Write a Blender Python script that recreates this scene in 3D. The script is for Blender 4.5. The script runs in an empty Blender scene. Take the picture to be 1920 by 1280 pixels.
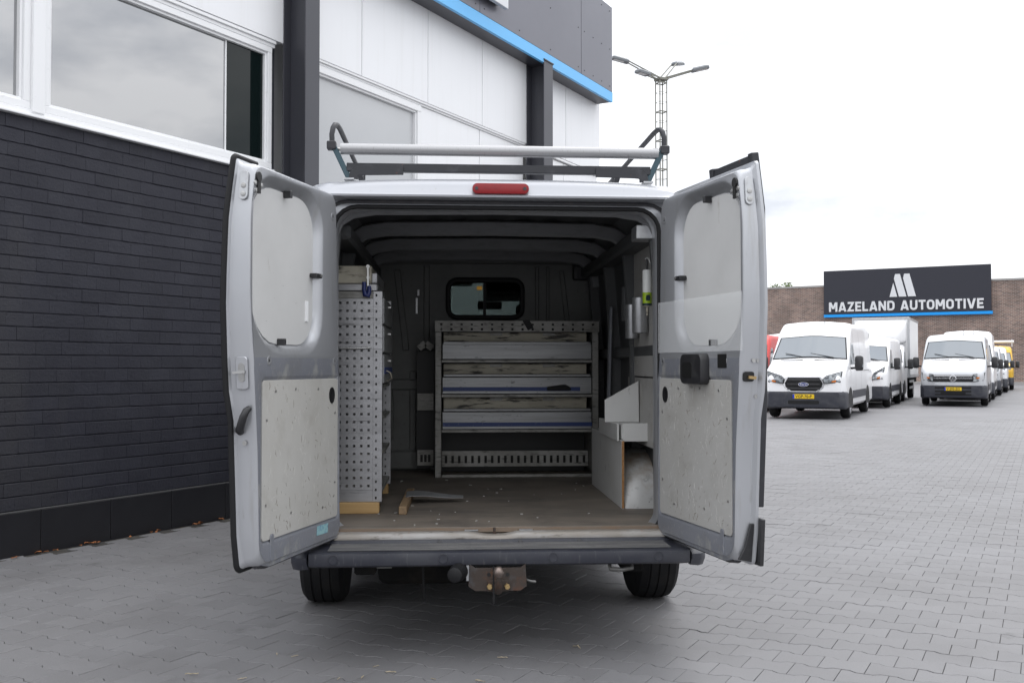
import bpy, bmesh, math, random
from mathutils import Vector, Matrix
R = math.radians
random.seed(7)
S = bpy.context.scene
COL = S.collection

# ------------------------------------------------------------------ camera
cam_d = bpy.data.cameras.new('camera')
cam = bpy.data.objects.new('camera', cam_d)
COL.objects.link(cam)
cam.location = (-0.242, -4.77, 1.34)
cam.rotation_euler = (R(90 + 1.381), 0, R(-3.678))
cam_d.sensor_width = 36.0
cam_d.lens = 35.006
cam_d.clip_start = 0.05
cam_d.clip_end = 2000
S.camera = cam

# ------------------------------------------------------------------ sky: high overcast over a Nishita sky
SUN_EL, SUN_AZ = 58.0, 35.0          # degrees, azimuth from +Y towards +X
W = bpy.data.worlds.new('World'); S.world = W
W.use_nodes = True
nt = W.node_tree; nt.nodes.clear()
def wn(t, **k):
    n = nt.nodes.new(t)
    for a, b in k.items(): setattr(n, a, b)
    return n
out = wn('ShaderNodeOutputWorld'); bg = wn('ShaderNodeBackground')
sky = wn('ShaderNodeTexSky', sky_type='NISHITA', sun_disc=False)
sky.sun_elevation = R(SUN_EL); sky.sun_rotation = R(SUN_AZ)
tc = wn('ShaderNodeTexCoord'); mp = wn('ShaderNodeMapping')
mp.inputs['Scale'].default_value = (1.6, 1.6, 4.0)
ns = wn('ShaderNodeTexNoise'); ns.inputs['Scale'].default_value = 2.1
ns.inputs['Detail'].default_value = 7; ns.inputs['Roughness'].default_value = 0.55
rp = wn('ShaderNodeValToRGB')
rp.color_ramp.elements[0].position = 0.38; rp.color_ramp.elements[0].color = (15.5, 16.2, 17.6, 1)
rp.color_ramp.elements[1].position = 0.56; rp.color_ramp.elements[1].color = (25.6, 25.8, 26.4, 1)
mx = wn('ShaderNodeMix', data_type='RGBA'); mx.inputs['Factor'].default_value = 0.93
bg.inputs['Strength'].default_value = 0.112
L = nt.links.new
L(tc.outputs['Generated'], mp.inputs['Vector']); L(mp.outputs[0], ns.inputs['Vector'])
L(ns.outputs['Fac'], rp.inputs['Fac']); L(sky.outputs[0], mx.inputs['A']); L(rp.outputs[0], mx.inputs['B'])
# overcast luminance: darker towards the horizon, brightest overhead
sx = wn('ShaderNodeSeparateXYZ'); gm = wn('ShaderNodeMapRange'); gm.inputs['From Min'].default_value = 0.0; gm.inputs['From Max'].default_value = 1.0
gm.inputs['To Min'].default_value = 0.40; gm.inputs['To Max'].default_value = 1.0
vm = wn('ShaderNodeVectorMath', operation='SCALE')
L(tc.outputs['Generated'], sx.inputs[0]); L(sx.outputs['Z'], gm.inputs['Value']); L(mx.outputs['Result'], vm.inputs[0]); L(gm.outputs[0], vm.inputs['Scale'])
L(vm.outputs[0], bg.inputs['Color']); L(bg.outputs[0], out.inputs['Surface'])

sun_d = bpy.data.lights.new('sun', 'SUN'); sun = bpy.data.objects.new('sun', sun_d); COL.objects.link(sun)
sun_d.energy = 0.6; sun_d.angle = R(25); sun_d.color = (1, 0.97, 0.93)
sdir = Vector((math.sin(R(SUN_AZ)) * math.cos(R(SUN_EL)), math.cos(R(SUN_AZ)) * math.cos(R(SUN_EL)), math.sin(R(SUN_EL))))
sun.rotation_euler = sdir.to_track_quat('Z', 'Y').to_euler()
sun.location = (0, 0, 30)

S.view_settings.view_transform = 'Standard'; S.view_settings.look = 'None'
S.view_settings.exposure = 0.05; S.view_settings.gamma = 1.0
S.view_settings.use_curve_mapping = False
S.render.engine = 'CYCLES'
S.cycles.use_denoising = True
S.cycles.max_bounces = 10; S.cycles.diffuse_bounces = 5; S.cycles.glossy_bounces = 5
S.cycles.transmission_bounces = 8; S.cycles.transparent_max_bounces = 12

# ------------------------------------------------------------------ materials
MATS = {}
def M(name, col, rough=0.5, metal=0.0, layers=(), bump=(), rand=0.0, ior=None, coat=0.0, trans=0.0, emit=None, alpha=1.0, rough2=None, spec=.5, world=False):
    """layers: (scale, stretch xyz, lo, hi, colour, amount[, detail]); bump: (scale, strength, distance)"""
    m = bpy.data.materials.new(name); m.use_nodes = True
    t = m.node_tree; b = t.nodes['Principled BSDF']
    K = t.links.new
    b.inputs['Roughness'].default_value = rough
    b.inputs['Metallic'].default_value = metal
    if ior: b.inputs['IOR'].default_value = ior
    b.inputs['Specular IOR Level'].default_value = spec
    b.inputs['Coat Weight'].default_value = coat
    b.inputs['Coat Roughness'].default_value = 0.08
    b.inputs['Transmission Weight'].default_value = trans
    b.inputs['Alpha'].default_value = alpha
    if emit:
        b.inputs['Emission Color'].default_value = (*emit[:3], 1); b.inputs['Emission Strength'].default_value = emit[3]
    tc = t.nodes.new('ShaderNodeTexCoord')
    co = t.nodes.new('ShaderNodeNewGeometry').outputs['Position'] if world else tc.outputs['Object']
    rgb = t.nodes.new('ShaderNodeRGB'); rgb.outputs[0].default_value = (*col, 1)
    cur = rgb.outputs[0]
    rcur = None
    for i, ly in enumerate(layers):
        sc, st, lo, hi, c2, amt = ly[:6]
        mp = t.nodes.new('ShaderNodeMapping'); mp.inputs['Scale'].default_value = st
        mp.inputs['Location'].default_value = (3.1 * i, 1.7 * i, 5.3 * i)
        n = t.nodes.new('ShaderNodeTexNoise'); n.inputs['Scale'].default_value = sc
        n.inputs['Detail'].default_value = ly[6] if len(ly) > 6 else 5; n.inputs['Roughness'].default_value = 0.6
        mr = t.nodes.new('ShaderNodeMapRange'); mr.inputs['From Min'].default_value = lo; mr.inputs['From Max'].default_value = hi
        mr.inputs['To Max'].default_value = amt
        mx = t.nodes.new('ShaderNodeMix'); mx.data_type = 'RGBA'
        K(co, mp.inputs[0]); K(mp.outputs[0], n.inputs['Vector']); K(n.outputs['Fac'], mr.inputs['Value'])
        K(mr.outputs[0], mx.inputs['Factor']); K(cur, mx.inputs['A']); mx.inputs['B'].default_value = (*c2, 1)
        cur = mx.outputs['Result']
        if rough2 is not None and i == 0:
            m2 = t.nodes.new('ShaderNodeMapRange'); m2.inputs['From Min'].default_value = 0; m2.inputs['From Max'].default_value = max(amt, .01)
            m2.inputs['To Min'].default_value = rough; m2.inputs['To Max'].default_value = rough2
            K(mr.outputs[0], m2.inputs['Value']); K(m2.outputs[0], b.inputs['Roughness'])
    if rand:
        g = t.nodes.new('ShaderNodeNewGeometry'); oi = t.nodes.new('ShaderNodeObjectInfo')
        ad = t.nodes.new('ShaderNodeMath'); ad.operation = 'ADD'
        fr = t.nodes.new('ShaderNodeMath'); fr.operation = 'FRACT'
        K(g.outputs['Random Per Island'], ad.inputs[0]); K(oi.outputs['Random'], ad.inputs[1]); K(ad.outputs[0], fr.inputs[0])
        mr = t.nodes.new('ShaderNodeMapRange'); mr.inputs['To Min'].default_value = 1 - rand; mr.inputs['To Max'].default_value = 1 + rand
        K(fr.outputs[0], mr.inputs['Value'])
        hs = t.nodes.new('ShaderNodeHueSaturation')
        K(mr.outputs[0], hs.inputs['Value']); K(cur, hs.inputs['Color']); cur = hs.outputs[0]
    K(cur, b.inputs['Base Color'])
    prev = None
    for sc, stg, dist in bump:
        n = t.nodes.new('ShaderNodeTexNoise'); n.inputs['Scale'].default_value = sc; n.inputs['Detail'].default_value = 4
        bp = t.nodes.new('ShaderNodeBump'); bp.inputs['Strength'].default_value = stg; bp.inputs['Distance'].default_value = dist
        K(co, n.inputs['Vector']); K(n.outputs['Fac'], bp.inputs['Height'])
        if prev: K(prev, bp.inputs['Normal'])
        prev = bp.outputs[0]
    if prev: K(prev, b.inputs['Normal'])
    MATS[name] = m
    return m
I3 = (1, 1, 1)
M('silver', (.47, .48, .50), .33, .60, [(2.2, I3, .45, .75, (.40, .41, .43), .5), (9, (3, 3, .3), .55, .74, (.36, .355, .34), .55), (30, (1, 1, .3), .62, .75, (.26, .25, .23), .4)], coat=.25)
M('silver_white', (.40, .41, .435), .36, .35, [(3, I3, .5, .8, (.46, .46, .47), .4), (40, I3, .66, .74, (.26, .25, .22), .5)], coat=.3)
M('silver_worn', (.25, .26, .29), .45, .35, [(11, (1, 1, .6), .56, .68, (.46, .455, .43), .65), (70, (2, 2, .6), .60, .68, (.50, .49, .46), .5), (5, I3, .52, .75, (.20, .195, .18), .6)], bump=[(60, .12, .002)])
M('cargo_paint', (.085, .088, .09), .5, .1, [(4, I3, .45, .7, (.06, .062, .064), .7), (40, I3, .63, .70, (.18, .17, .155), .5)], spec=.4)
M('bulkhead_paint', (.15, .154, .146), .5, 0, [(3, I3, .4, .7, (.10, .104, .10), .8), (30, I3, .62, .70, (.10, .10, .09), .6)])
M('rubber', (.010, .010, .011), .55, spec=.3)
M('rubber_grey', (.045, .045, .05), .6, 0, [(20, I3, .5, .7, (.09, .085, .08), .5)])
M('tyre', (.010, .010, .011), .75, 0, [(8, I3, .5, .7, (.020, .019, .018), .6)], spec=.25)
M('black_plastic', (.02, .02, .022), .42, 0, [(14, I3, .55, .7, (.05, .05, .05), .5)])
M('bumper_plastic', (.024, .026, .037), .48, 0, [(4, (1, 1, 2), .45, .7, (.055, .057, .065), .7), (22, (3, 1, .4), .60, .72, (.13, .13, .13), .45), (120, I3, .62, .7, (.12, .12, .12), .4)], bump=[(300, .06, .001)])
M('step_plastic', (.09, .09, .092), .6, 0, [(9, (.3, 4, 1), .45, .7, (.19, .185, .175), .8), (40, I3, .55, .7, (.05, .05, .05), .5)])
M('window_board', (.58, .58, .57), .42, 0, [(2.0, I3, .40, .72, (.49, .49, .48), .8), (9, (1, 1, .35), .66, .73, (.33, .31, .27), .6), (34, (.4, .4, 3), .71, .74, (.12, .115, .11), .7)])
M('trim_board', (.46, .453, .428), .6, 0, [(3, (1, 1, .6), .38, .64, (.40, .39, .36), .85), (7, (1, 1, .8), .54, .72, (.32, .30, .27), .5), (22, I3, .69, .74, (.10, .09, .08), .8), (4.5, I3, .66, .76, (.46, .27, .17), .55), (60, (.5, .5, 2.5), .66, .72, (.66, .65, .62), .6)], bump=[(90, .15, .002)])
M('trim_board_grey', (.41, .405, .388), .58, 0, [(3, (1, 1, .7), .40, .66, (.36, .35, .325), .8), (7, I3, .54, .72, (.29, .275, .25), .55), (20, I3, .70, .745, (.08, .075, .07), .85), (40, (.6, .6, 2.2), .62, .70, (.60, .60, .58), .6), (90, (2, 2, .5), .66, .70, (.62, .62, .60), .6)], bump=[(90, .15, .002)])
M('plywood', (.185, .158, .130), .6, 0, [(2.0, (.6, 1.6, 1), .38, .62, (.095, .085, .075), .9), (14, (.3, 6, 1), .42, .70, (.25, .215, .175), .7), (3.2, I3, .52, .70, (.095, .082, .072), .8), (11, I3, .66, .72, (.07, .06, .052), .7), (55, (.6, 2, 1), .66, .73, (.46, .42, .36), .55)], bump=[(50, .2, .002)])
M('ply_edge', (.19, .15, .115), .7, 0, [(60, (.2, 1, 6), .45, .65, (.22, .14, .085), .8)])
M('pine', (.46, .30, .13), .65, 0, [(6, (.4, 4, 8), .45, .65, (.36, .215, .085), .7), (9, I3, .68, .73, (.09, .22, .10), .6)])
M('old_wood', (.25, .17, .095), .7, 0, [(10, (6, .5, 6), .45, .65, (.16, .105, .06), .7)])
M('chipboard', (.36, .19, .075), .75, 0, [(160, I3, .45, .6, (.19, .09, .035), .9)])
M('melamine', (.56, .56, .545), .5, 0, [(3, I3, .45, .75, (.47, .465, .44), .6), (30, (1, 1, .3), .65, .69, (.10, .10, .11), .6), (10, I3, .70, .74, (.50, .33, .08), .6)])
M('alu', (.37, .37, .38), .38, .7, [(5, (.4, .4, 4), .42, .66, (.28, .28, .285), .8), (9, (.5, .5, 6), .60, .70, (.10, .10, .10), .7), (40, (1, 1, 3), .64, .71, (.10, .098, .095), .6)], bump=[(14, .25, .006)])
M('alu_dirty', (.27, .266, .25), .5, .4, [(7, I3, .42, .62, (.17, .165, .15), .8), (24, (.5, 1, 3), .56, .68, (.04, .038, .034), .8)], bump=[(30, .1, .002)])
M('alu_drawer', (.29, .295, .30), .4, .5, [(6, (.3, 1, 5), .42, .66, (.20, .20, .20), .7), (30, (.6, 1, 2), .62, .69, (.05, .05, .05), .7)])
M('cream_dirty', (.44, .41, .33), .6, 0, [(5, I3, .45, .68, (.28, .255, .20), .8), (16, (.4, 1, 2.4), .54, .63, (.03, .028, .024), .95)])
M('blue_tape', (.012, .035, .16), .5, 0, [(60, I3, .64, .7, (.2, .22, .3), .5)])
M('blue_grip', (.012, .022, .12), .45, 0, [(40, I3, .6, .7, (.05, .06, .12), .5)])
M('steel', (.46, .46, .45), .32, .85, [(20, I3, .5, .7, (.32, .31, .29), .6)])
M('galvanised', (.50, .51, .52), .36, .75, [(24, I3, .45, .65, (.38, .38, .39), .6), (7, I3, .6, .75, (.22, .21, .20), .5)], bump=[(8, .2, .004)])
M('roller_alu', (.40, .40, .405), .42, .6, [(3, (1, 9, 9), .42, .66, (.40, .40, .41), .6), (70, (3, .6, .6), .58, .70, (.22, .215, .20), .55)])
M('rack_black', (.022, .023, .028), .45, 0, [(12, I3, .55, .75, (.07, .07, .08), .6), (28, I3, .67, .72, (.24, .06, .03), .6)])
M('rust', (.055, .042, .035), .75, .2, [(10, I3, .52, .68, (.13, .052, .022), .7), (16, I3, .54, .70, (.09, .09, .095), .75), (6, I3, .58, .72, (.07, .055, .048), .7)], bump=[(60, .4, .003)])
M('ball_steel', (.22, .18, .16), .35, .8, [(30, I3, .5, .7, (.14, .08, .05), .6)])
M('bolt_yellow', (.42, .30, .14), .45, .6, [(60, I3, .5, .7, (.25, .13, .06), .7)])
M('red_lens', (.25, .004, .008), .22, 0, [(30, (1, 1, 3), .5, .7, (.15, .003, .006), .6)], coat=.0)
M('underbody', (.012, .012, .012), .85, 0, [(10, I3, .5, .7, (.03, .026, .022), .6)], spec=.1)
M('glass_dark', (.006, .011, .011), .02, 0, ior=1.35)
M('clear_glass', (.72, .86, .80), .01, 0, ior=1.02, trans=1.0)
M('tinted_glass', (.055, .066, .064), .01, 0, ior=1.05, trans=1.0)
M('sill_metal', (.36, .35, .34), .45, .3, [(5, (.5, 2, 2), .40, .62, (.24, .215, .185), .85), (26, (.4, 2, 2), .58, .68, (.10, .085, .07), .8), (9, I3, .62, .72, (.25, .12, .06), .6)])
M('rack_teal', (.035, .075, .095), .45, 0, [(12, I3, .5, .7, (.06, .09, .10), .6)])
M('perspex', (.92, .93, .93), .04, 0, ior=1.35, alpha=.20)
M('white_paint', (.82, .82, .83), .3, 0, [(3, I3, .5, .8, (.76, .76, .76), .5)], coat=.3)
M('truck_box', (.80, .80, .80), .4, 0, [(3, I3, .5, .8, (.74, .74, .73), .5)])
M('van_silver', (.52, .53, .55), .32, .35, coat=.3)
M('van_red', (.50, .02, .015), .4)
M('van_yellow', (.68, .40, .015), .35, 0, coat=.2)
M('chrome', (.75, .75, .77), .12, 1.0)
M('rim', (.52, .52, .54), .3, .7)
M('headlamp', (.30, .32, .335), .10, .4, [(14, I3, .45, .56, (.06, .063, .07), .9)], coat=.5)
M('amber', (.60, .16, .01), .2, 0)
M('windscreen', (.055, .08, .105), .02, 0, ior=2.2)
M('side_glass', (.05, .07, .075), .03, 0, ior=1.9)
M('plate_yellow', (.75, .50, .012), .35)
M('plate_blue', (.01, .04, .42), .4)
M('print_black', (.008, .008, .008), .5)
M('badge_blue', (.008, .022, .16), .25, coat=.6)
M('white_cladding', (.87, .875, .885), .38, 0, [(5, (3, 3, .12), .52, .72, (.78, .78, .775), .45), (1.2, I3, .45, .8, (.84, .845, .855), .6)])
M('white_frame', (.85, .855, .86), .35, 0, [(14, I3, .62, .72, (.60, .60, .58), .4)])
M('anthracite', (.050, .051, .062), .36, 0, [(1.5, I3, .45, .75, (.058, .059, .070), .6)])
M('fascia_grey', (.155, .155, .178), .30, .35, [(.8, I3, .42, .72, (.18, .18, .205), .7)])
M('fascia_blue', (.14, .50, .90), .4, 0, [(4, (.2, 3, 3), .5, .75, (.17, .50, .84), .5)])
M('window_glass', (.035, .04, .045), .012, 0, ior=4.2)
M('frosted_glass', (.50, .51, .52), .10, 0, [(1.5, I3, .4, .7, (.47, .48, .49), .6)], ior=1.7)
M('brick_dark', (.026, .0265, .036), .60, 0, [(3, I3, .42, .7, (.036, .037, .047), .7), (28, I3, .62, .74, (.018, .018, .024), .7), (110, I3, .68, .73, (.13, .13, .13), .4), (1.1, (1, 1, .4), .58, .75, (.044, .043, .046), .6)], bump=[(45, .5, .008), (170, .8, .004)], rand=.09, spec=.28, world=True)
M('mortar_dark', (.026, .0265, .035), .75, 0, bump=[(170, .8, .004)], spec=.2, world=True)
M('plinth_tile', (.016, .016, .019), .35, 0, [(3, I3, .45, .7, (.024, .024, .027), .6), (14, (1, 1, .3), .62, .75, (.06, .057, .052), .5)], spec=.35)
M('grout', (.10, .10, .10), .8)
M('sign_dark', (.020, .021, .032), .45)
M('sign_letter', (.70, .71, .73), .4)
M('sign_blue', (.0, .32, .85), .4)
M('paver', (.170, .167, .171), .60, 0, [(.32, I3, .40, .66, (.194, .192, .199), .8), (1.1, I3, .50, .72, (.136, .132, .134), .7), (.9, I3, .64, .74, (.21, .21, .215), .5), (2.4, I3, .65, .73, (.075, .072, .073), .65), (260, I3, .55, .66, (.24, .238, .24), .5), (130, I3, .60, .70, (.085, .083, .085), .6)], bump=[(320, .35, .002)], rand=.06, world=True)
M('joint_sand', (.060, .057, .054), .9, 0, [(6, I3, .45, .65, (.095, .09, .08), .8), (9, I3, .62, .72, (.16, .13, .08), .6)], spec=.1, world=True)
M('leaf_brown', (.30, .11, .035), .7, 0, rand=.25)
M('straw', (.40, .34, .24), .7, 0, rand=.25)
M('leaf_green', (.11, .17, .03), .6, 0, rand=.35)
M('bark', (.10, .075, .05), .9)
M('mast_steel', (.22, .22, .19), .5, .4)
M('lamp_head', (.16, .17, .18), .4, .3)
M('lamp_lens', (.55, .56, .55), .2)
M('kerb_stone', (.34, .33, .32), .8)
M('cartridge_white', (.70, .71, .69), .4, 0, [(18, I3, .6, .7, (.35, .30, .20), .4)])
M('cartridge_green', (.33, .48, .02), .4)
M('cartridge_dark', (.012, .03, .035), .4)
M('seat_cloth', (.03, .03, .035), .9)
M('lamp_amber', (.9, .45, .08), .4, emit=(1.0, .42, .06, 3.0))
M('sticker_teal', (.28, .48, .50), .5, 0, [(60, I3, .5, .6, (.12, .25, .40), .8)])
M('scratch_pale', (.66, .65, .62), .6)
M('grime', (.21, .185, .155), .8)
M('dull_steel', (.16, .16, .155), .5, .6, [(20, I3, .5, .7, (.10, .09, .08), .6)])
M('rib_paint', (.17, .173, .178), .45, .1, [(9, (1, 3, 3), .5, .7, (.11, .112, .115), .6)])
M('roof_skin', (.050, .051, .053), .6, 0, [(6, I3, .5, .7, (.035, .035, .036), .6)], spec=.3)
M('arch_paint', (.50, .50, .49), .45, .1, [(3.5, I3, .48, .62, (.27, .20, .135), .85), (24, I3, .58, .70, (.26, .255, .24), .7), (60, I3, .66, .71, (.09, .085, .08), .7)])
M('vest', (.02, .02, .02), .9)

# brick of the far building and the far paving: pieces too small to tell apart
def brick_mat(name, c1, c2, mortar, bw, rh, ms, rot=(0, 0, 0), patch=None, rough=.8):
    m = bpy.data.materials.new(name); m.use_nodes = True
    t = m.node_tree; b = t.nodes['Principled BSDF']; b.inputs['Roughness'].default_value = rough
    tc = t.nodes.new('ShaderNodeTexCoord'); mp = t.nodes.new('ShaderNodeMapping'); mp.inputs['Rotation'].default_value = rot
    bt = t.nodes.new('ShaderNodeTexBrick'); bt.inputs['Scale'].default_value = 1
    bt.inputs['Color1'].default_value = (*c1, 1); bt.inputs['Color2'].default_value = (*c2, 1); bt.inputs['Mortar'].default_value = (*mortar, 1)
    bt.inputs['Brick Width'].default_value = bw; bt.inputs['Row Height'].default_value = rh; bt.inputs['Mortar Size'].default_value = ms
    t.links.new(tc.outputs['Object'], mp.inputs[0]); t.links.new(mp.outputs[0], bt.inputs['Vector'])
    cur = bt.outputs['Color']
    if patch:
        n = t.nodes.new('ShaderNodeTexNoise'); n.inputs['Scale'].default_value = patch[0]; n.inputs['Detail'].default_value = 4
        t.links.new(tc.outputs['Object'], n.inputs['Vector'])
        mr = t.nodes.new('ShaderNodeMapRange'); mr.inputs['From Min'].default_value = .4; mr.inputs['From Max'].default_value = .66
        mr.inputs['To Min'].default_value = patch[1]; mr.inputs['To Max'].default_value = patch[2]
        t.links.new(n.outputs['Fac'], mr.inputs['Value'])
        hs = t.nodes.new('ShaderNodeHueSaturation'); t.links.new(mr.outputs[0], hs.inputs['Value']); t.links.new(cur, hs.inputs['Color'])
        cur = hs.outputs[0]
    t.links.new(cur, b.inputs['Base Color'])
    MATS[name] = m
brick_mat('brown_brick', (.26, .165, .13), (.12, .078, .066), (.34, .30, .27), .30, .10, .015, (R(90), 0, 0), (.5, .80, 1.20))

# ------------------------------------------------------------------ mesh helpers
def rr(x0, x1, y0, y1, r, n=4):
    """rounded rectangle loop, ccw from lower left; r one radius or (bl, br, tr, tl)"""
    if not isinstance(r, (tuple, list)): r = (r,) * 4
    P = []
    for (cx, cy, rad, a0) in ((x0 + r[0], y0 + r[0], r[0], 180), (x1 - r[1], y0 + r[1], r[1], 270), (x1 - r[2], y1 - r[2], r[2], 0), (x0 + r[3], y1 - r[3], r[3], 90)):
        for i in range(n + 1):
            a = R(a0 + 90 * i / n)
            P.append((cx + rad * math.cos(a), cy + rad * math.sin(a)))
    return P

class MB:
    def __init__(s): s.v = []; s.f = []
    def add(s, v, f):
        o = len(s.v); s.v += [tuple(p) for p in v]; s.f += [tuple(i + o for i in q) for q in f]; return s
    def box(s, x0, x1, y0, y1, z0, z1):
        return s.add([(x0, y0, z0), (x1, y0, z0), (x1, y1, z0), (x0, y1, z0), (x0, y0, z1), (x1, y0, z1), (x1, y1, z1), (x0, y1, z1)],
                     [(0, 3, 2, 1), (4, 5, 6, 7), (0, 1, 5, 4), (1, 2, 6, 5), (2, 3, 7, 6), (3, 0, 4, 7)])
    def bar(s, p, q, w, h, up=(0, 0, 1)):
        p, q = Vector(p), Vector(q); d = (q - p).normalized(); u = Vector(up)
        sx = d.cross(u)
        if sx.length < 1e-4: sx = d.cross(Vector((1, 0, 0)))
        sx.normalize(); uz = sx.cross(d)
        P = []
        for c in (p, q):
            for a, b in ((-1, -1), (1, -1), (1, 1), (-1, 1)): P.append(c + sx * (a * w / 2) + uz * (b * h / 2))
        return s.add(P, [(0, 3, 2, 1), (4, 5, 6, 7), (0, 1, 5, 4), (1, 2, 6, 5), (2, 3, 7, 6), (3, 0, 4, 7)])
    def loft(s, loops, close=True, cap0=False, cap1=False, skip=None):
        n = len(loops[0]); V = [p for l in loops for p in l]; F = []
        for i in range(len(loops) - 1):
            for j in range(n if close else n - 1):
                if skip and skip(i, j): continue
                k = (j + 1) % n
                F.append((i * n + j, i * n + k, (i + 1) * n + k, (i + 1) * n + j))
        if cap0: F.append(tuple(range(n))[::-1])
        if cap1: F.append(tuple(range((len(loops) - 1) * n, len(loops) * n)))
        return s.add(V, F)
    def tube(s, pts, r, n=8, cap=True, sq=None):
        pts = [Vector(p) for p in pts]; L = []
        T = []
        for i in range(len(pts)):
            a = pts[max(i - 1, 0)]; b = pts[min(i + 1, len(pts) - 1)]; T.append((b - a).normalized())
        ref = Vector((0, 0, 1)) if abs(T[0].z) < .9 else Vector((0, 1, 0))
        u = (ref - T[0] * ref.dot(T[0])).normalized()
        for i, p in enumerate(pts):
            u = (u - T[i] * u.dot(T[i])).normalized(); w = T[i].cross(u)
            if sq: L.append([p + u * (a * sq[1] / 2) + w * (b * sq[0] / 2) for a, b in ((-1, -1), (-1, 1), (1, 1), (1, -1))])
            else:
                rad = r[i] if isinstance(r, (list, tuple)) else r
                L.append([p + (u * math.cos(2 * math.pi * k / n) + w * math.sin(2 * math.pi * k / n)) * rad for k in range(n)])
        return s.loft(L, True, cap, cap)
    def lathe(s, prof, o, axis, n=24, cap=True):
        o = Vector(o); ax = Vector(axis).normalized()
        u = ax.orthogonal().normalized(); w = ax.cross(u)
        L = [[o + ax * h + (u * math.cos(2 * math.pi * k / n) + w * math.sin(2 * math.pi * k / n)) * rad for k in range(n)] for rad, h in prof]
        return s.loft(L, True, cap, cap)
    def prism(s, poly, fn, d0, d1):
        """poly of (a,b); fn(a,b,d)->xyz"""
        return s.loft([[fn(a, b, d0) for a, b in poly], [fn(a, b, d1) for a, b in poly]], True, True, True)
    def holes(s, xs, ys, fn, d0, d1, skip):
        """sheet over grid lines xs, ys with cells skip(i,j) left open and walls round them"""
        nx, ny = len(xs), len(ys)
        for d in (d0, d1):
            s.add([fn(x, y, d) for y in ys for x in xs], [(j * nx + i, j * nx + i + 1, (j + 1) * nx + i + 1, (j + 1) * nx + i) for j in range(ny - 1) for i in range(nx - 1) if not skip(i, j)])
        for j in range(ny - 1):
            for i in range(nx - 1):
                if skip(i, j):
                    q = [(xs[i], ys[j]), (xs[i + 1], ys[j]), (xs[i + 1], ys[j + 1]), (xs[i], ys[j + 1])]
                    s.loft([[fn(a, b, d0) for a, b in q], [fn(a, b, d1) for a, b in q]])
        q = [(xs[0], ys[0]), (xs[-1], ys[0]), (xs[-1], ys[-1]), (xs[0], ys[-1])]
        return s.loft([[fn(a, b, d0) for a, b in q], [fn(a, b, d1) for a, b in q]])
    def mesh(s, name, bevel=0, seg=1, smooth=None, weld=False):
        me = bpy.data.meshes.new(name); bm = bmesh.new()
        vs = [bm.verts.new(p) for p in s.v]
        for f in s.f:
            try: bm.faces.new([vs[i] for i in f])
            except ValueError: pass
        if weld: bmesh.ops.remove_doubles(bm, verts=bm.verts, dist=1e-5)
        bmesh.ops.recalc_face_normals(bm, faces=bm.faces)
        if bevel:
            ed = [e for e in bm.edges if len(e.link_faces) == 2 and e.calc_face_angle(0) > R(35)]
            if ed: bmesh.ops.bevel(bm, geom=ed, offset=bevel, segments=seg, profile=.6, affect='EDGES', clamp_overlap=True)
        bm.to_mesh(me); bm.free()
        if smooth is not None:
            for p in me.polygons: p.use_smooth = True
            me.set_sharp_from_angle(angle=R(smooth))
        return me
    def build(s, name, mat, parent=None, **k):
        return link(name, s.mesh(name, **k), mat, parent)

def link(name, me, mat, parent=None):
    o = bpy.data.objects.new(name, me)
    if not me.materials: me.materials.append(MATS[mat])
    COL.objects.link(o)
    if parent: o.parent = parent
    return o
def thing(name, label, cat, loc=(0, 0, 0), rz=0, group=None):
    o = bpy.data.objects.new(name, None); COL.objects.link(o); o.empty_display_size = .2
    o.location = loc; o.rotation_euler = (0, 0, rz)
    return tag(o, label, cat, group)
def tag(o, label=None, cat=None, group=None, kind=None):
    if label: o['label'] = label
    if cat: o['category'] = cat
    if group: o['group'] = group
    if kind: o['kind'] = kind
    return o
def text_mesh(txt, size, extrude=0.0, offset=0.0):
    """flat text in XY, origin at lower left of its own box; returns (mesh, width, height)"""
    c = bpy.data.curves.new('lettering', 'FONT'); c.body = txt; c.size = size; c.extrude = extrude; c.offset = offset; c.resolution_u = 3
    o = bpy.data.objects.new('lettering', c); COL.objects.link(o)
    dg = bpy.context.evaluated_depsgraph_get(); dg.update()
    me = bpy.data.meshes.new_from_object(o.evaluated_get(dg))
    bpy.data.objects.remove(o); bpy.data.curves.remove(c)
    xs = [v.co.x for v in me.vertices]; ys = [v.co.y for v in me.vertices]
    x0, y0 = min(xs), min(ys)
    for v in me.vertices: v.co.x -= x0; v.co.y -= y0
    return me, max(xs) - x0, max(ys) - y0
def copy_tree(o, parent=None):
    c = o.copy(); COL.objects.link(c); c.parent = parent
    for ch in list(o.children): copy_tree(ch, c)
    return c
# ================================================================== GROUND
PA = R(31.9)                                   # paving runs along the buildings
pd = Vector((math.sin(PA), math.cos(PA), 0))   # across the rows (away)
qd = Vector((math.cos(PA), -math.sin(PA), 0))  # along the rows
brick_mat('far_paving', (.182, .179, .186), (.172, .169, .176), (.11, .108, .11), .2, .163, .004, (0, 0, -(R(90) - PA) + R(90)), (.35, .93, 1.13), .60)
g = MB().add([(-400, -400, -.012), (400, -400, -.012), (400, 500, -.012), (-400, 500, -.012)], [(0, 1, 2, 3)])
ground = tag(g.build('ground', 'far_paving'), kind='structure')
camv = Vector((-0.242, -4.77, 0)); cf = Vector((math.sin(R(3.678)), math.cos(R(3.678)), 0)); cr = Vector((cf.y, -cf.x, 0))   # near field of view, for the extent of the built pavers
paving = MB().add([tuple(camv + Vector((0, 0, -.006)) + cr * a + cf * b) for a, b in ((-3.0, 3.4), (3.0, 3.4), (15.0, 24.8), (-15.0, 24.8))], [(0, 1, 2, 3)])
paving = tag(paving.build('paving', 'joint_sand'), kind='structure')

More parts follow.
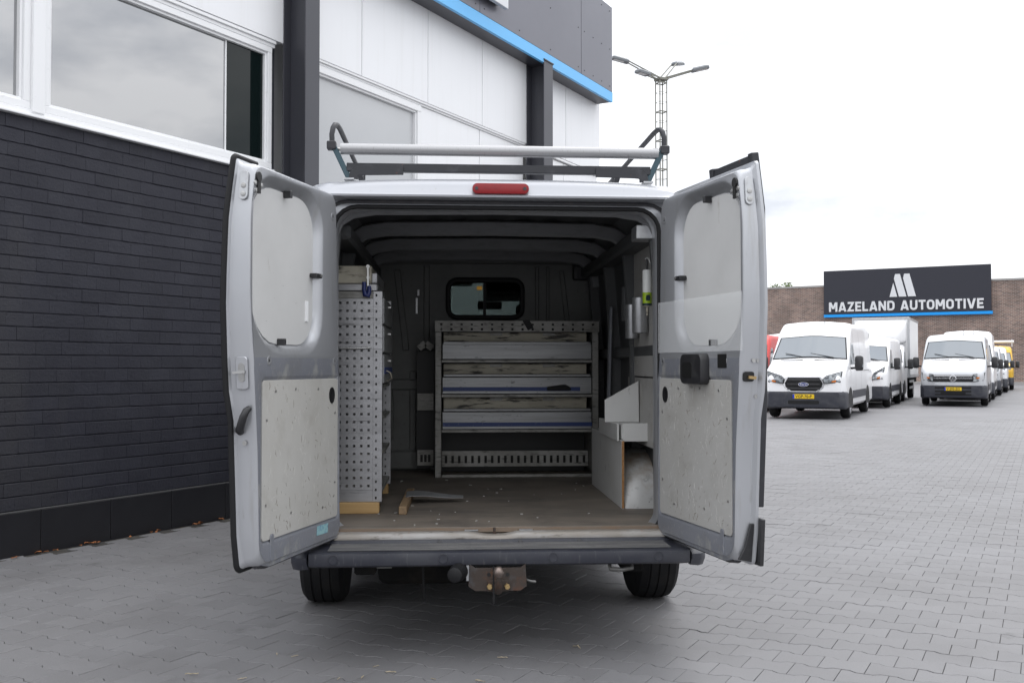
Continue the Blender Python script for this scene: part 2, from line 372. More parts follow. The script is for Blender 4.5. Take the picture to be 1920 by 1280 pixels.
# dog-bone concrete pavers in running bond
PL, PR, PAMP, GAP = .2, .163, .011, .0013
def paver_outline():
    xs = [-.1 + GAP, -.066, -.036, .036, .066, .1 - GAP]
    fs = [1, 1, -1, -1, 1, 1]
    top = [(x, PR / 2 - GAP + PAMP * f) for x, f in zip(xs, fs)]
    return [(x, -y) for x, y in top] + top[::-1]
OUT = paver_outline()
def shrink(o, d): return [(x - math.copysign(d, x) if abs(x) > .09 else x, y - math.copysign(d, y)) for x, y in o]
IN = shrink(OUT, .0018)
def paver_loops(jit=0):
    return [[(x, y, -.02) for x, y in OUT], [(x, y, -.0014) for x, y in OUT], [(x, y, 0) for x, y in IN]]
pm = MB().loft(paver_loops(), True, False, True).mesh('paver')
FT = R(32.678)
F0 = Vector((-3.335, 2.371, 0)); FD = Vector((math.sin(FT), math.cos(FT), 0)); FN = Vector((math.cos(FT), -math.sin(FT), 0))
cells = []
for j in range(-20, 175):
    for i in range(-75, 120):
        c = qd * ((i + (.5 if j % 2 else 0)) * PL) + pd * (j * PR)
        r = c - camv; z = r.dot(cf); x = r.dot(cr)
        if z < 3.4 or z > 25.0: continue
        if abs(x) > z * .56 + 1.2: continue
        if (c - F0).dot(FN) < .08 and (c - F0).dot(FD) < 10.2: continue
        # show-size in view: nearest ones that fall inside the frame
        inside = z > 4.15 and abs(x) < z * .5143 + .08
        cells.append((0 if inside else 1, z, c))
cells.sort(key=lambda t: (t[0], t[1]))
rng = random.Random(3)
def ptilt(): return rng.gauss(0, .0015), rng.gauss(0, .0015), rng.gauss(0, .0007)
for k, (_, z, c) in enumerate(cells[:300]):
    o = link('paver', pm, 'paver', paving)
    a, b, dz = ptilt()
    o.location = (c.x, c.y, dz); o.rotation_euler = (a, b, R(90) - PA - R(90) + rng.gauss(0, .004))
sb = MB()
base = paver_loops()
ca, sa = math.cos(-PA), math.sin(-PA)
for _, z, c in cells[300:]:
    a, b, dz = ptilt(); L3 = []
    for l in base:
        L3.append([(c.x + x * ca - y * sa, c.y + x * sa + y * ca, h + dz + x * a + y * b) for x, y, h in l])
    sb.loft(L3, True, False, True)
tag(sb.build('paver_field', 'paver', paving), kind='stuff')

# ================================================================== SHOWROOM BUILDING (left); local x along the facade, -y outwards
bld = thing('showroom_building', 'white clad showroom building with dark painted brick base and blue fascia stripe', 'building', F0, R(90) - FT)
def bb(x0, x1, o0, o1, z0, z1): return MB().box(x0, x1, -o1, -o0, z0, z1)
# brick base
wall = bb(-3.0, 2.79, -.30, -.0068, .30, 3.11).build('brick_wall', 'mortar_dark', bld)
CH, BLn = .0998, .212
variants = []
for k in range(6):
    rg = random.Random(40 + k)
    b = MB(); hw, hh = BLn / 2 - .0002, CH / 2 - .0040
    n = 6; L3 = []
    for d, ins in ((-.03, 0), (-.0028, 0), (0, .0030)):
        lp = []
        js = random.Random(90 + k)
        for side in range(4):
            for q in range(n):
                t = q / n
                if side == 0: x, z = -hw + 2 * hw * t, -hh
                elif side == 1: x, z = hw, -hh + 2 * hh * t
                elif side == 2: x, z = hw - 2 * hw * t, hh
                else: x, z = -hw, hh - 2 * hh * t
                jx, jz = js.gauss(0, .0004), js.gauss(0, .0010)
                if side in (0, 2): lp.append((x * (1 - ins * .22 / hw), -d, z * (1 - ins / hh) + jz))
                else: lp.append((x * (1 - ins * .22 / hw) + jx, -d, z * (1 - ins / hh)))
        L3.append(lp)
    variants.append(b.loft(L3, True, False, True).mesh('brick'))
cand = []
for j in range(28):
    for i in range(-15, 14):
        x = (i + (.5 if j % 2 else 0) + .1 * ((j * 7) % 3)) * BLn
        z = .317 + CH * (j + .5)
        if x + BLn / 2 > 2.79 or x < -2.9: continue
        vis = 0 if -.15 < x < 2.26 else 1
        cand.append((vis, x, z))
cand.sort(key=lambda t: (t[0], t[1]))
sbk = MB()
for k, (vis, x, z) in enumerate(cand):
    v = variants[rng.randrange(6)]
    off = rng.gauss(0, .0009); rot = rng.gauss(0, .005)
    if k < 300:
        o = link('brick', v, 'brick_dark', wall); o.location = (x, off, z); o.rotation_euler = (0, rot * .7, rng.gauss(0, .002))
    else:
        sbk.add([(p.co.x + x, p.co.y + off, p.co.z + z) for p in v.vertices], [tuple(f.vertices) for f in v.polygons])
tag(sbk.build('brickwork', 'brick_dark', wall), kind='stuff')
# plinth tiles with pale joints
pl = bb(-3.0, 2.79, -.25, -.004, -.06, .308).build('plinth', 'grout', bld)
bb(-3.0, 2.79, -.02, .012, .3095, .3165).build('plinth_cap', 'grout', pl)
tm = MB().box(-.297, .297, -.012, .004, -.05, .306).mesh('tile', bevel=.002)
for k in range(-4, 5):
    xc = .006 + .6 * k
    if xc + .3 > 2.8: continue
    o = link('tile', tm, 'plinth_tile', pl); o.location = (xc, 0, 0)
# wall core behind everything
bb(-3.0, 10.13, -6.0, -.31, -.05, 6.9).build('core_wall', 'white_cladding', bld)
bb(2.99, 10.128, -.305, -.12, -.05, 3.1).build('base_wall', 'white_cladding', bld)
# ribbon windows
def window(x0, x1, z0, z1, glass, fw=.055, depth=.05):
    m = MB()
    m.box(x0, x1, -.012, .10, z0, z0 + fw); m.box(x0, x1, -.012, .10, z1 - fw, z1)
    m.box(x0, x0 + fw, -.010, .10, z0 + fw, z1 - fw); m.box(x1 - fw, x1, -.010, .10, z0 + fw, z1 - fw)
    w = m.build('window', 'white_frame', bld, bevel=.004)
    i = fw + .022
    b = MB()
    b.box(x0 + fw, x1 - fw, .008, .06, z0 + fw, z0 + i); b.box(x0 + fw, x1 - fw, .008, .06, z1 - i, z1 - fw)
    b.box(x0 + fw, x0 + i, .009, .06, z0 + i, z1 - i); b.box(x1 - i, x1 - fw, .009, .06, z0 + i, z1 - i)
    b.build('glazing_bead', 'white_frame', w, bevel=.003)
    MB().box(x0 + i, x1 - i, .045, .06, z0 + i, z1 - i).build('pane', glass, w)
    return w
window(-2.2, .185, 3.17, 4.31, 'window_glass')
w1 = window(.285, 2.665, 3.17, 4.31, 'window_glass')
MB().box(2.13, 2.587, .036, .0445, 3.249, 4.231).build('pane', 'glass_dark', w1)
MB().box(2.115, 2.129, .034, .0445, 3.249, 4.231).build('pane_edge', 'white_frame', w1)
window(2.985, 5.14, .45, 4.33, 'frosted_glass', .075)
MB().box(.185, .285, -.035, .10, 3.15, 4.36).build('mullion', 'white_frame', bld, bevel=.004)
m = MB(); m.box(-3.0, 2.70, -.045, .12, 3.113, 3.13); m.box(-3.0, 2.70, -.02, .12, 3.13, 3.168)
m.build('window_sill', 'white_frame', bld, bevel=.003)
m = MB(); m.box(-3.0, 2.70, -.012, .12, 4.312, 4.345); m.box(-3.0, 2.70, -.03, .12, 4.345, 4.375)
m.build('window_head', 'white_frame', bld, bevel=.003)
m = MB(); m.box(2.99, 7.63, -.012, .12, 4.332, 4.355); m.box(2.99, 7.63, -.03, .12, 4.355, 4.378); m.box(7.93, 10.10, -.03, .12, 4.345, 4.375)
m.build('drip_rail', 'white_frame', bld, bevel=.003)
bb(2.67, 2.79, -.32, -.08, 3.10, 4.4).build('shadow_gap', 'anthracite', bld)
# lower white panels right of the frosted window
for a, b in ((5.145, 6.46), (6.475, 7.63), (7.95, 8.89), (8.905, 10.10)):
    bb(a, b, -.14, -.005, .30, 4.33).build('panel', 'white_cladding', bld, bevel=.003)
# upper white cladding panels
for a, b in ((-2.18, -.945), (-.937, .298), (.306, 1.541), (1.549, 2.795), (2.985, 3.987), (3.997, 5.232), (5.242, 6.465), (6.477, 7.66), (7.94, 8.888), (8.902, 10.125)):
    bb(a, b, -.10, .035, 4.38, 7.4).build('panel', 'white_cladding', bld, bevel=.003)
# steel columns
def column(x0, top, w=.2, d=.31):
    m = MB(); t = .016
    m.box(x0, x0 + w, -d, -d + t, 0, top); m.box(x0, x0 + w, -.045, -.03, 0, top)
    m.box(x0 + w / 2 - .006, x0 + w / 2 + .006, -d + t, -.045, 0, top)
    c = m.build('column', 'anthracite', bld, bevel=.002)
    MB().box(x0 - .012, x0 + w + .012, -d - .012, -.03, top + .001, top + .016).build('cap_plate', 'anthracite', c)
column(2.785, 7.5); column(7.655, 5.50, .265)
# fascia box with blue edge
fx = 10.02
for a, b in ((0.2, 3.07), (3.078, 5.962), (5.97, 8.868), (8.880, fx)):
    f = bb(a, b, .26, .30, 5.625, 6.965).build('fascia_panel', 'fascia_grey', bld, bevel=.002)
    rv = MB()
    nn = 4
    for k in range(nn):
        xx = a + .1 + (b - a - .2) * k / (nn - 1)
        for zz in (5.70, 6.28, 6.88):
            rv.lathe([(.009, 0), (.009, .004)], (xx, -.3005, zz), (0, -1, 0), 8)
    rv.build('rivet', 'print_black', f)
bb(0.2, fx + .002, .262, .306, 5.466, 5.618).build('blue_stripe', 'fascia_blue', bld, bevel=.002)
bb(0.2, fx, .04, .262, 5.470, 5.484).build('soffit', 'anthracite', bld)
bb(fx - .04, fx - .001, .04, .259, 5.49, 6.96).build('fascia_end', 'fascia_grey', bld)
bb(0.2, fx - .05, .04, .255, 6.90, 6.95).build('fascia_top', 'anthracite', bld)
# raised white sign on the fascia (its lower corner shows)
lg = bb(5.35, 6.465, .36, .42, 5.80, 6.7).build('sign_letter', 'sign_letter', bld, bevel=.004)
bb(5.40, 6.42, .305, .36, 5.86, 6.65).build('sign_spacer', 'print_black', lg)

# ================================================================== FAR BUILDING with sign
far = thing('brick_warehouse', 'long brown brick warehouse with flat roof behind the parked vans', 'building', (40.646, 67.757, 0), -FT)
# local x along facade to the right, local y into the building
MB().box(-60, 30, 0, 14, -.05, 7.72).build('wall', 'brown_brick', far)
MB().box(-60.1, 30.1, -.05, 14.1, 7.72, 7.86).build('roof_edge', 'kerb_stone', far)
MB().box(.35, .41, -.03, .01, 0, 7.7).build('expansion_joint', 'brown_brick', far)
MB().box(-60, 30, -2.2, -.02, -.05, .12).build('kerb_strip', 'kerb_stone', far)
sg = thing('sign_board', 'dark blue billboard on the warehouse wall with white letters and blue lower edge', 'sign', (40.646, 67.757, 5.2), -FT)
SW, SZ = 12.25, 3.78
MB().box(-SW, 0.02, -.30, -.02, .25, SZ).build('board', 'sign_dark', sg, bevel=.02)
MB().box(-SW, .10, -.31, -.02, .02, .24).build('blue_edge', 'sign_blue', sg, bevel=.01)
# lettering: bold grotesque capitals drawn as strokes, one mesh per letter
def stroke(pts, th, fn, d0, d1, mb, closed=False):
    pts = [Vector(p) for p in pts]; n = len(pts); A = []; B = []
    for k in range(n):
        p0 = pts[k - 1] if (k > 0 or closed) else None; p1 = pts[(k + 1) % n] if (k < n - 1 or closed) else None
        d_a = (pts[k] - p0).normalized() if p0 else None; d_b = (p1 - pts[k]).normalized() if p1 else None
        if d_a is None: d_a = d_b
        if d_b is None: d_b = d_a
        na = Vector((-d_a.y, d_a.x)); nb = Vector((-d_b.y, d_b.x)); mm = (na + nb).normalized()
        l = min(th / 2 / max(.25, mm.dot(na)), th * 1.1)
        A.append(pts[k] + mm * l); B.append(pts[k] - mm * l)
    rows = [[fn(*a, d0), fn(*b, d0), fn(*b, d1), fn(*a, d1)] for a, b in zip(A, B)]
    if closed: rows.append(rows[0])
    mb.loft(rows, True, not closed, not closed)
def oarc(w, r, th):
    h = th / 2
    return rr(h, w - h, h, 1 - h, r, 5)
TH = .20; H2 = TH / 2
GL = {
 'M': (.86, [[(H2, 0), (H2, 1)], [(.86 - H2, 0), (.86 - H2, 1)], ((.13, 1), (.43, .30)), ((.73, 1), (.43, .30))]),
 'A': (.80, [((.10, 0), (.38, 1)), ((.70, 0), (.42, 1)), [(.20, .25), (.60, .25)]]),
 'Z': (.68, [[(.03, .9), (.56, .9), (.12, .1), (.66, .1)]]),
 'E': (.60, [[(.60, .1), (.1, .1), (.1, .9), (.60, .9)], [(.1, .5), (.54, .5)]]),
 'L': (.58, [[(.1, 1), (.1, .1), (.58, .1)]]),
 'N': (.74, [[(.1, 0), (.1, 1)], [(.64, 0), (.64, 1)], [(.13, .92), (.61, .08)]]),
 'U': (.72, [[(.1, 1), (.1, .30), (.16, .16), (.29, .1), (.43, .1), (.56, .16), (.62, .30), (.62, 1)]]),
 'T': (.66, [[(0, .9), (.66, .9)], [(.33, .9), (.33, 0)]]),
 'I': (.20, [[(.1, 0), (.1, 1)]]),
 'V': (.80, [((.10, 1), (.38, 0)), ((.70, 1), (.42, 0))]),
}
txt = 'MAZELAND AUTOMOTIVE'
adv = []
for ch in txt:
    adv.append(.34 if ch == ' ' else (.72 if ch in 'DO' else GL[ch][0]))
GAPW = .115
tot = sum(adv) + GAPW * (len(txt) - 1)
target = SW - .42 - .50; x = -SW + .42; kx = target / tot; kz = .76
for ch, w in zip(txt, adv):
    if ch != ' ':
        mb = MB(); fn = lambda a, b, d, x=x: (x + a * kx, -.30 - d, .46 + b * kz)
        if ch == 'O': stroke(oarc(.72, .24, TH), TH, fn, .005, .06, mb, True)
        elif ch == 'D': stroke(rr(.1, .62, .1, .9, (.02, .24, .24, .02), 4), TH, fn, .005, .06, mb, True)
        else:
            for q, st_ in enumerate(GL[ch][1]):
                if isinstance(st_, tuple):
                    (xa, za), (xb, zb_) = st_; hh_ = TH * .54
                    mb.prism([(xa - hh_, za), (xa + hh_, za), (xb + hh_, zb_), (xb - hh_, zb_)], fn, .005, .06 + .004 * q)
                else: stroke(st_, TH, fn, .005, .06 + .004 * q, mb)
        mb.build('letter', 'sign_letter', sg)
    x += (w + GAPW) * kx
def lfn(a, b, d): return (-SW + a, -.30 - d, b)
def logo(poly): MB().prism(poly, lfn, .005, .06).build('logo_mark', 'sign_letter', sg)
lx, lz, ls = 5.05, 1.52, 1.78
u = lambda a, b: (lx + a * ls, lz + b * ls)
logo([u(0, 0), u(.32, 0), u(.16, .62)])
logo([u(.39, 0), u(.70, 0), u(.44, 1), u(.24, 1), u(.19, .80)])
logo([u(.77, 0), u(1.09, 0), u(.83, 1), u(.61, 1), u(.57, .80)])

# ================================================================== LIGHTING MAST
mast = thing('light_mast', 'tall lattice lighting mast with four lamp heads on double arms', 'lamp post', (7.70, 31.80, 0), R(20))
m = MB(); hw = .15
for a, b in ((-1, -1), (1, -1), (1, 1), (-1, 1)): m.bar((a * hw, b * hw, 0), (a * hw, b * hw, 12.0), .035, .035, (0, 1, 0))
m.build('lattice_post', 'mast_steel', mast)
for k in range(1, 34):
    m = MB(); z = .36 * k; t = .035 if k % 3 == 0 else .012
    for p, q in (((-1, -1), (1, -1)), ((1, -1), (1, 1)), ((1, 1), (-1, 1)), ((-1, 1), (-1, -1))):
        m.bar((p[0] * hw, p[1] * hw, z), (q[0] * hw, q[1] * hw, z), t, t)
    m.build('lattice_rung', 'mast_steel', mast)
MB().box(-.2, .2, -.2, .2, 11.98, 12.06).build('mast_head', 'mast_steel', mast)
for ang, reach, rise in ((165, 1.25, .60), (30, 1.05, .84), (-22, 1.15, .34), (200, .75, .03)):
    a = R(ang); d = Vector((math.cos(a), math.sin(a), 0)); sd = Vector((-d.y, d.x, 0))
    m = MB()
    for s_ in (-1, 1): m.tube([sd * (.13 * s_) + Vector((0, 0, 12.02)), d * reach + sd * (.10 * s_) + Vector((0, 0, 12.02 + rise))], .028, 6)
    arm = m.build('lamp_arm', 'mast_steel', mast, smooth=40)
    p = d * reach + Vector((0, 0, 12.02 + rise)); e = d * (reach + .62) + Vector((0, 0, 12.06 + rise + .10 * (1 if rise > .2 else -.3)))
    h = MB(); dd = (e - p).normalized(); up = sd.cross(dd) * -1
    if up.z < 0: up = -up
    poly = rr(0, .66, -.15, .15, .05, 3)
    h.loft([[p + dd * x + sd * y + up * -.05 for x, y in poly], [p + dd * x + sd * y + up * .03 for x, y in poly], [p + dd * (.06 + x * .8) + sd * y * .6 + up * .09 for x, y in poly]], True, True, True)
    hd = h.build('lamp_head', 'lamp_head', arm)
    lp = MB().prism(rr(.18, .58, -.10, .10, .02, 2), lambda x, y, t: tuple(p + dd * x + sd * y + up * t), -.056, -.0505).build('lamp_lens', 'lamp_lens', arm)

# ================================================================== TREE behind the warehouse
tr = thing('broadleaf_tree', 'green tree top rising above the warehouse roof', 'tree', (31.3, 88.6, 0))
tb = MB().tube([(0, 0, 0), (.1, 0, 2.5), (0, .1, 5), (.1, 0, 7.6)], [.22, .17, .12, .05], 8)
for k in range(7):
    a = k * 2.4; z = 3.5 + .5 * k
    tb.tube([(0, 0, z), (math.cos(a) * .8, math.sin(a) * .8, z + .7), (math.cos(a) * 1.5, math.sin(a) * 1.5, z + 1.5)], [.08, .05, .02], 6)
tb.build('trunk', 'bark', tr, smooth=60)
cr_ = MB(); rt = random.Random(5)
cl = [(rt.gauss(0, .75), rt.gauss(0, .75), 6.2 + rt.gauss(0, 1.15), .45 + .4 * rt.random()) for _ in range(46)]
for cx, cy, cz, rad in cl:
    for _ in range(150):
        p = Vector((rt.gauss(0, 1), rt.gauss(0, 1), rt.gauss(0, 1))).normalized() * rad * (rt.random() ** .4) + Vector((cx, cy, cz))
        if p.z > 9.15: continue
        n = Vector((rt.gauss(0, 1), rt.gauss(0, 1), rt.gauss(0, 1) + .6)).normalized(); a = n.orthogonal().normalized() * .10; b = n.cross(a)
        cr_.add([p - a, p + b * .6, p + a, p - b * .6], [(0, 1, 2, 3)])
cr_.build('crown', 'leaf_green', tr)
# ================================================================== VANS: shared body shape
def lerp(a, b, t): return a + (b - a) * t
class VanShape:
    """local y: 0 at the front axle, negative towards the nose; x to the right; z up"""
    def __init__(s, L, wb, H, ws0=(-.10, 1.45), ws1=(.62, 2.08), nose=1.08, fo=.95, w=1.0, zb=.30, roofr=.16, tum=.085):
        s.L, s.wb, s.H, s.fo, s.w, s.zb, s.tum = L, wb, H, fo, w, zb, tum
        e = L - fo
        r = roofr
        # y, top z, half width, corner radius, crown
        s.st = [(-fo, nose - .08, w * .80, .10, .01), (-fo + .04, nose, w * .89, .12, .015), (-fo + .14, nose + .09, w * .955, .14, .02), (-fo + .38, lerp(nose + .09, ws0[1], .45), w * .99, .13, .03),
                (ws0[0], ws0[1], w, .10, .04), (ws1[0], ws1[1], w, .13, .04), (ws1[0] + .16, min(ws1[1] + (H - ws1[1]) * .55, H), w, r, .05), (ws1[0] + .5, H - .01, w, r, .05), (lerp(ws1[0], e, .6), H, w, r, .05), (e - .12, H, w, r, .05), (e, H - .06, w * .985, r, .03)]
        s.i0 = 4
    def at(s, y):
        st = s.st
        if y <= st[0][0]: return st[0]
        for a, b in zip(st, st[1:]):
            if y <= b[0]:
                t = (y - a[0]) / (b[0] - a[0]); return tuple(lerp(p, q, t) for p, q in zip(a, b))
        return st[-1]
    def side_x(s, y, z):
        _, zt, w, r, c = s.at(y); belt = min(1.15, zt - r)
        return w - max(0, z - belt) * s.tum
    def half(s, stn):
        y, zt, w, r, c = stn; belt = min(1.15, zt - r - .02)
        xs = w - max(0, zt - r - belt) * s.tum
        P = [(0, s.zb), (w - .07, s.zb), (w, s.zb + .07), (w, .66), (w, belt), (lerp(w, xs, .5), lerp(belt, zt - r, .5)), (xs, zt - r)]
        for k in (1, 2, 3): a = R(90 * k / 4); P.append((xs - r + r * math.cos(a), zt - r + r * math.sin(a)))
        xt = xs - r
        P += [(xt, zt), (xt * .5, zt + c * .7), (0, zt + c)]
        return P
    def loop(s, stn):
        h = s.half(stn); y = stn[0]
        return [(x, y, z) for x, z in h] + [(-x, y, z) for x, z in h[-2:0:-1]]
    def topx(s, y):
        _, zt, w, r, c = s.at(y); belt = min(1.15, zt - r - .02); return w - max(0, zt - r - belt) * s.tum - r
    def top_patch(s, y0, y1, k0, k1, off, n=8, m=5):
        """sheet lying on the top surface between y0 and y1 (the windscreen)"""
        V = []; F = []
        for j in range(m + 1):
            y = lerp(y0, y1, j / m); _, zt, w, r, c = s.at(y); xt = s.topx(y) * lerp(k0, k1, j / m)
            a = s.at(y - .02)[1]; b = s.at(y + .02)[1]; nn = Vector((0, -(b - a), .04)).normalized()
            for i in range(n + 1):
                t = -1 + 2 * i / n; tx = abs(t * xt / s.topx(y))
                z = zt + c * ((1 - tx) / .5 * .3 + .7 if tx < .5 else (1 - tx) / .5 * .7)
                V.append(Vector((t * xt, y, z)) + nn * off)
        for j in range(m):
            for i in range(n): F.append((j * (n + 1) + i, j * (n + 1) + i + 1, (j + 1) * (n + 1) + i + 1, (j + 1) * (n + 1) + i))
        return MB().add(V, F)
    def side_patch(s, poly, sgn, off):
        return MB().loft([[(sgn * (s.side_x(y, z) + off), y, z) for y, z in poly], [(sgn * (s.side_x(y, z) - .004), y, z) for y, z in poly]], True, True, True)

def wheel_mesh(r=.34, wd=.22):
    t = MB().lathe([(r * .62, -wd / 2), (r * .90, -wd / 2), (r * .985, -wd / 2 + .035), (r, -wd * .22), (r, wd * .22), (r * .985, wd / 2 - .035), (r * .90, wd / 2), (r * .62, wd / 2), (r * .60, wd * .2), (r * .60, -wd * .2)], (0, 0, 0), (1, 0, 0), 28)
    d = MB().lathe([(r * .61, 0), (r * .63, wd * .49), (r * .56, wd * .47), (r * .50, wd * .30), (r * .22, wd * .38), (r * .18, wd * .46), (.002, wd * .46)], (0, 0, 0), (1, 0, 0), 20)
    for k in range(6):
        a = k * math.pi / 3; c = Vector((0, math.cos(a), math.sin(a)))
        d.bar(c * (r * .2) + Vector((wd * .38, 0, 0)), c * (r * .56) + Vector((wd * .46, 0, 0)), .06, .03, (1, 0, 0))
    return t.mesh('tyre', smooth=40), d.mesh('rim', smooth=40)
TYRE, RIM = wheel_mesh()
def add_wheels(parent, V, fn=lambda p: p, rims=True, w=None, flip=1):
    for y in (0, V.wb):
        for sx in (-1, 1):
            o = link('wheel', TYRE, 'tyre', parent); o.location = fn((sx * ((w or V.w) - .125), y, .34))
            r = link('rim', RIM, 'rim', o)
            if sx < 0: r.rotation_euler = (0, 0, math.pi)

def parked_van(name, label, loc, heading, V, paint, style='oval', plate=None, cat='van', group=None, windows=True, box=None, clad='bumper_plastic', fade=True):
    t = thing(name, label, cat, (loc[0], loc[1], 0), -heading, group)
    if box:   # chassis cab: body ends behind the doors
        e = 1.15
        st = [q for q in V.st if q[0] < e - .05] + [(e,) + V.at(e)[1:]]
    else: st = V.st
    MB().loft([V.loop(q) for q in st], True, True, True).build('body', paint, t, smooth=32)
    # windscreen, cowl
    y0, y1 = V.st[4][0], V.st[5][0]
    ws = V.top_patch(y0 + .035, y1 - .03, 1.07, 1.04, .004).build('windscreen', 'rubber', t, smooth=60)
    V.top_patch(y0 + .065, y1 - .055, 1.03, 1.0, .008).build('glass', 'windscreen', ws, smooth=60)
    wp = MB(); a = V.at(y0 + .08)
    for x0, x1 in ((-.62, -.08), (.02, .60)):
        wp.bar((x0, y0 + .10 + .05, V.at(y0 + .15)[1] + .06), (x1, y0 + .04, V.at(y0 + .04)[1] + .05), .02, .015)
    wp.build('wiper', 'black_plastic', ws)
    for s_ in (-1, 1):
        V.top_patch(y0 - .10, y0 - .05, .32, .32, .006, 2, 1).build('bonnet_vent', 'black_plastic', t).location = (s_ * .42, 0, 0)
    # bumper
    nose = V.st[0][1]
    bz = .70
    L3 = []
    for y, w_, z0, z1 in ((-V.fo - .05, V.w * .66, .36, bz - .05), (-V.fo - .035, V.w * .86, .30, bz - .02), (-V.fo + .09, V.w * .975, .26, bz), (-V.fo + .36, V.w * 1.008, .25, bz), (-.46, V.w * 1.010, .26, bz - .01)):
        L3.append([(x, y, z) for x, z in rr(-w_, w_, z0, z1, .06, 3)])
    bp = MB().loft(L3, True, True, True).build('bumper', clad, t, smooth=40)
    yf = -V.fo - .05
    MB().prism(rr(-.38, .38, .38, .47, .03, 2), lambda a, b, d: (a, yf - d, b), -.01, .006).build('air_intake', 'rubber', bp)
    for s_ in (-1, 1):
        MB().prism(rr(-.12, .12, -.045, .045, .03, 2), lambda a, b, d: (s_ * (.70 + a), yf + .012 + abs(a + .12) * .10 - d, .50 + b), -.02, .012).build('fog_lamp', 'headlamp', bp)
    if plate:
        pz = .57
        p = MB().box(-.26, .26, yf - .012, yf + .01, pz - .055, pz + .055).build('number_plate', 'plate_yellow', t, bevel=.003)
        MB().box(-.26, -.215, yf - .0145, yf - .011, pz - .052, pz + .052).build('country_strip', 'plate_blue', p)
        me, w_, h_ = text_mesh(plate, .10, .0008, .0015)
        k = .40 / w_
        for v in me.vertices: v.co.x *= k; v.co.y *= .078 / h_
        o = link('plate_text', me, 'print_black', p); o.location = (-.195, yf - .0135, pz - .039); o.rotation_euler = (R(90), 0, 0)
    # grille
    yg = -V.fo - .001
    if style == 'oval':
        poly = [(-.30, .70), (.30, .70), (.44, .80), (.46, .90), (.38, 1.04), (-.38, 1.04), (-.46, .90), (-.44, .80)]
        sc = lambda k: [(a * k, .87 + (b - .87) * (k + (k - 1) * .5)) for a, b in poly]
        MB().prism(sc(1.09), lambda a, b, d: (a, yg - d, b), -.05, .014).build('grille', 'chrome', t, bevel=.006)
        gr = MB().prism(poly, lambda a, b, d: (a, yg - d, b), 0, .020).build('grille_insert', 'rubber', t)
        for zz in (.765, .87, .975):
            MB().box(-.40, .40, yg - .04, yg - .015, zz - .026, zz + .026).build('slat', 'black_plastic', gr, bevel=.008)
        el = [(math.cos(R(k * 15)) * .115, math.sin(R(k * 15)) * .046) for k in range(24)]
        b_ = MB().prism([(a * 1.1, b * 1.15) for a, b in el], lambda a, b, d: (a, yg - d, .87 + b), .03, .048).build('badge', 'chrome', t)
        MB().prism(el, lambda a, b, d: (a, yg - d, .87 + b), .045, .051).build('badge_field', 'badge_blue', b_)
        me, w_, h_ = text_mesh('Ford', .07, .0005, .0)
        for v in me.vertices: v.co.x = v.co.x * .15 / w_ + v.co.y * .25; v.co.y *= .052 / h_
        o = link('badge_text', me, 'chrome', b_); o.location = (-.082, yg - .0525, .845); o.rotation_euler = (R(90), 0, 0)
        hl = [(.50, .90), (.86, .93), (.90, 1.18), (.56, 1.08), (.48, 1.0)]
    elif style == 'bar':
        poly = rr(-.60, .60, .80, 1.02, .03, 2)
        gr = MB().prism(poly, lambda a, b, d: (a, yg - d, b), -.05, .012).build('grille', 'rubber', t)
        for zz in (.845, .915, .985):
            MB().box(-.585, .585, yg - .03, yg - .010, zz - .012, zz + .012).build('slat', 'chrome' if zz > .9 else 'black_plastic', gr, bevel=.004)
        c = (0, yg - .012, .912)
        b_ = MB().lathe([(.105, 0), (.105, .03), (.085, .035)], c, (0, -1, 0), 24).build('badge', 'chrome', t, smooth=40)
        MB().lathe([(.086, .0352), (.086, .0365)], c, (0, -1, 0), 24).build('badge_field', 'print_black', b_)
        v = MB()
        def ln(x0, z0, x1, z1): v.bar((x0, yg - .051, c[2] + z0), (x1, yg - .051, c[2] + z1), .018, .006, (0, -1, 0))
        ln(-.040, .078, 0, .008); ln(.040, .078, 0, .008)
        ln(-.075, .045, -.038, -.07); ln(-.038, -.07, 0, .0); ln(0, .0, .038, -.07); ln(.038, -.07, .075, .045)
        v.build('badge_mark', 'chrome', b_)
        hl = [(.605, .82), (.90, .84), (.95, 1.10), (.615, 1.04)]
        for z0, z1 in ((.58, .64), (.46, .52), (.36, .41)):
            MB().box(-.55, .55, yf - .006, yf + .01, z0 - .002, z1).build('lower_slat', 'rubber', bp)
    else:
        gr = MB().prism(rr(-.42, .42, .78, .98, .05, 3), lambda a, b, d: (a, yg - d, b), -.05, .012).build('grille', 'black_plastic', t)
        MB().box(-.40, .40, yg - .022, yg - .010, .93, .95).build('slat', 'chrome', gr)
        hl = [(.52, .90), (.84, .92), (.90, 1.28), (.60, 1.10)]
    for s_ in (-1, 1):
        def hf(a, b, d):
            k = max(0, a - .55) / .38
            return (s_ * (a + .012 * d * 10 * k), -V.fo - .055 + .105 * k ** 2 + max(0, b - 1.0) * .35 - d * (1 - .6 * k), b)
        hc = (sum(a for a, _ in hl) / len(hl), sum(b for _, b in hl) / len(hl))
        MB().prism([(hc[0] + (a - hc[0]) * 1.10, hc[1] + (b - hc[1]) * 1.12) for a, b in hl], hf, -.16, .0).build('headlight_seal', 'rubber', t)
        h = MB().prism(hl, hf, -.10, .010).build('headlight', 'headlamp', t, bevel=.008)
        MB().prism([(lerp(a, .74, .72), lerp(b, .93, .8)) for a, b in hl[:4]], hf, .008, .014).build('indicator', 'amber', h)
    # sides
    yend = 1.10 if box else V.L - V.fo
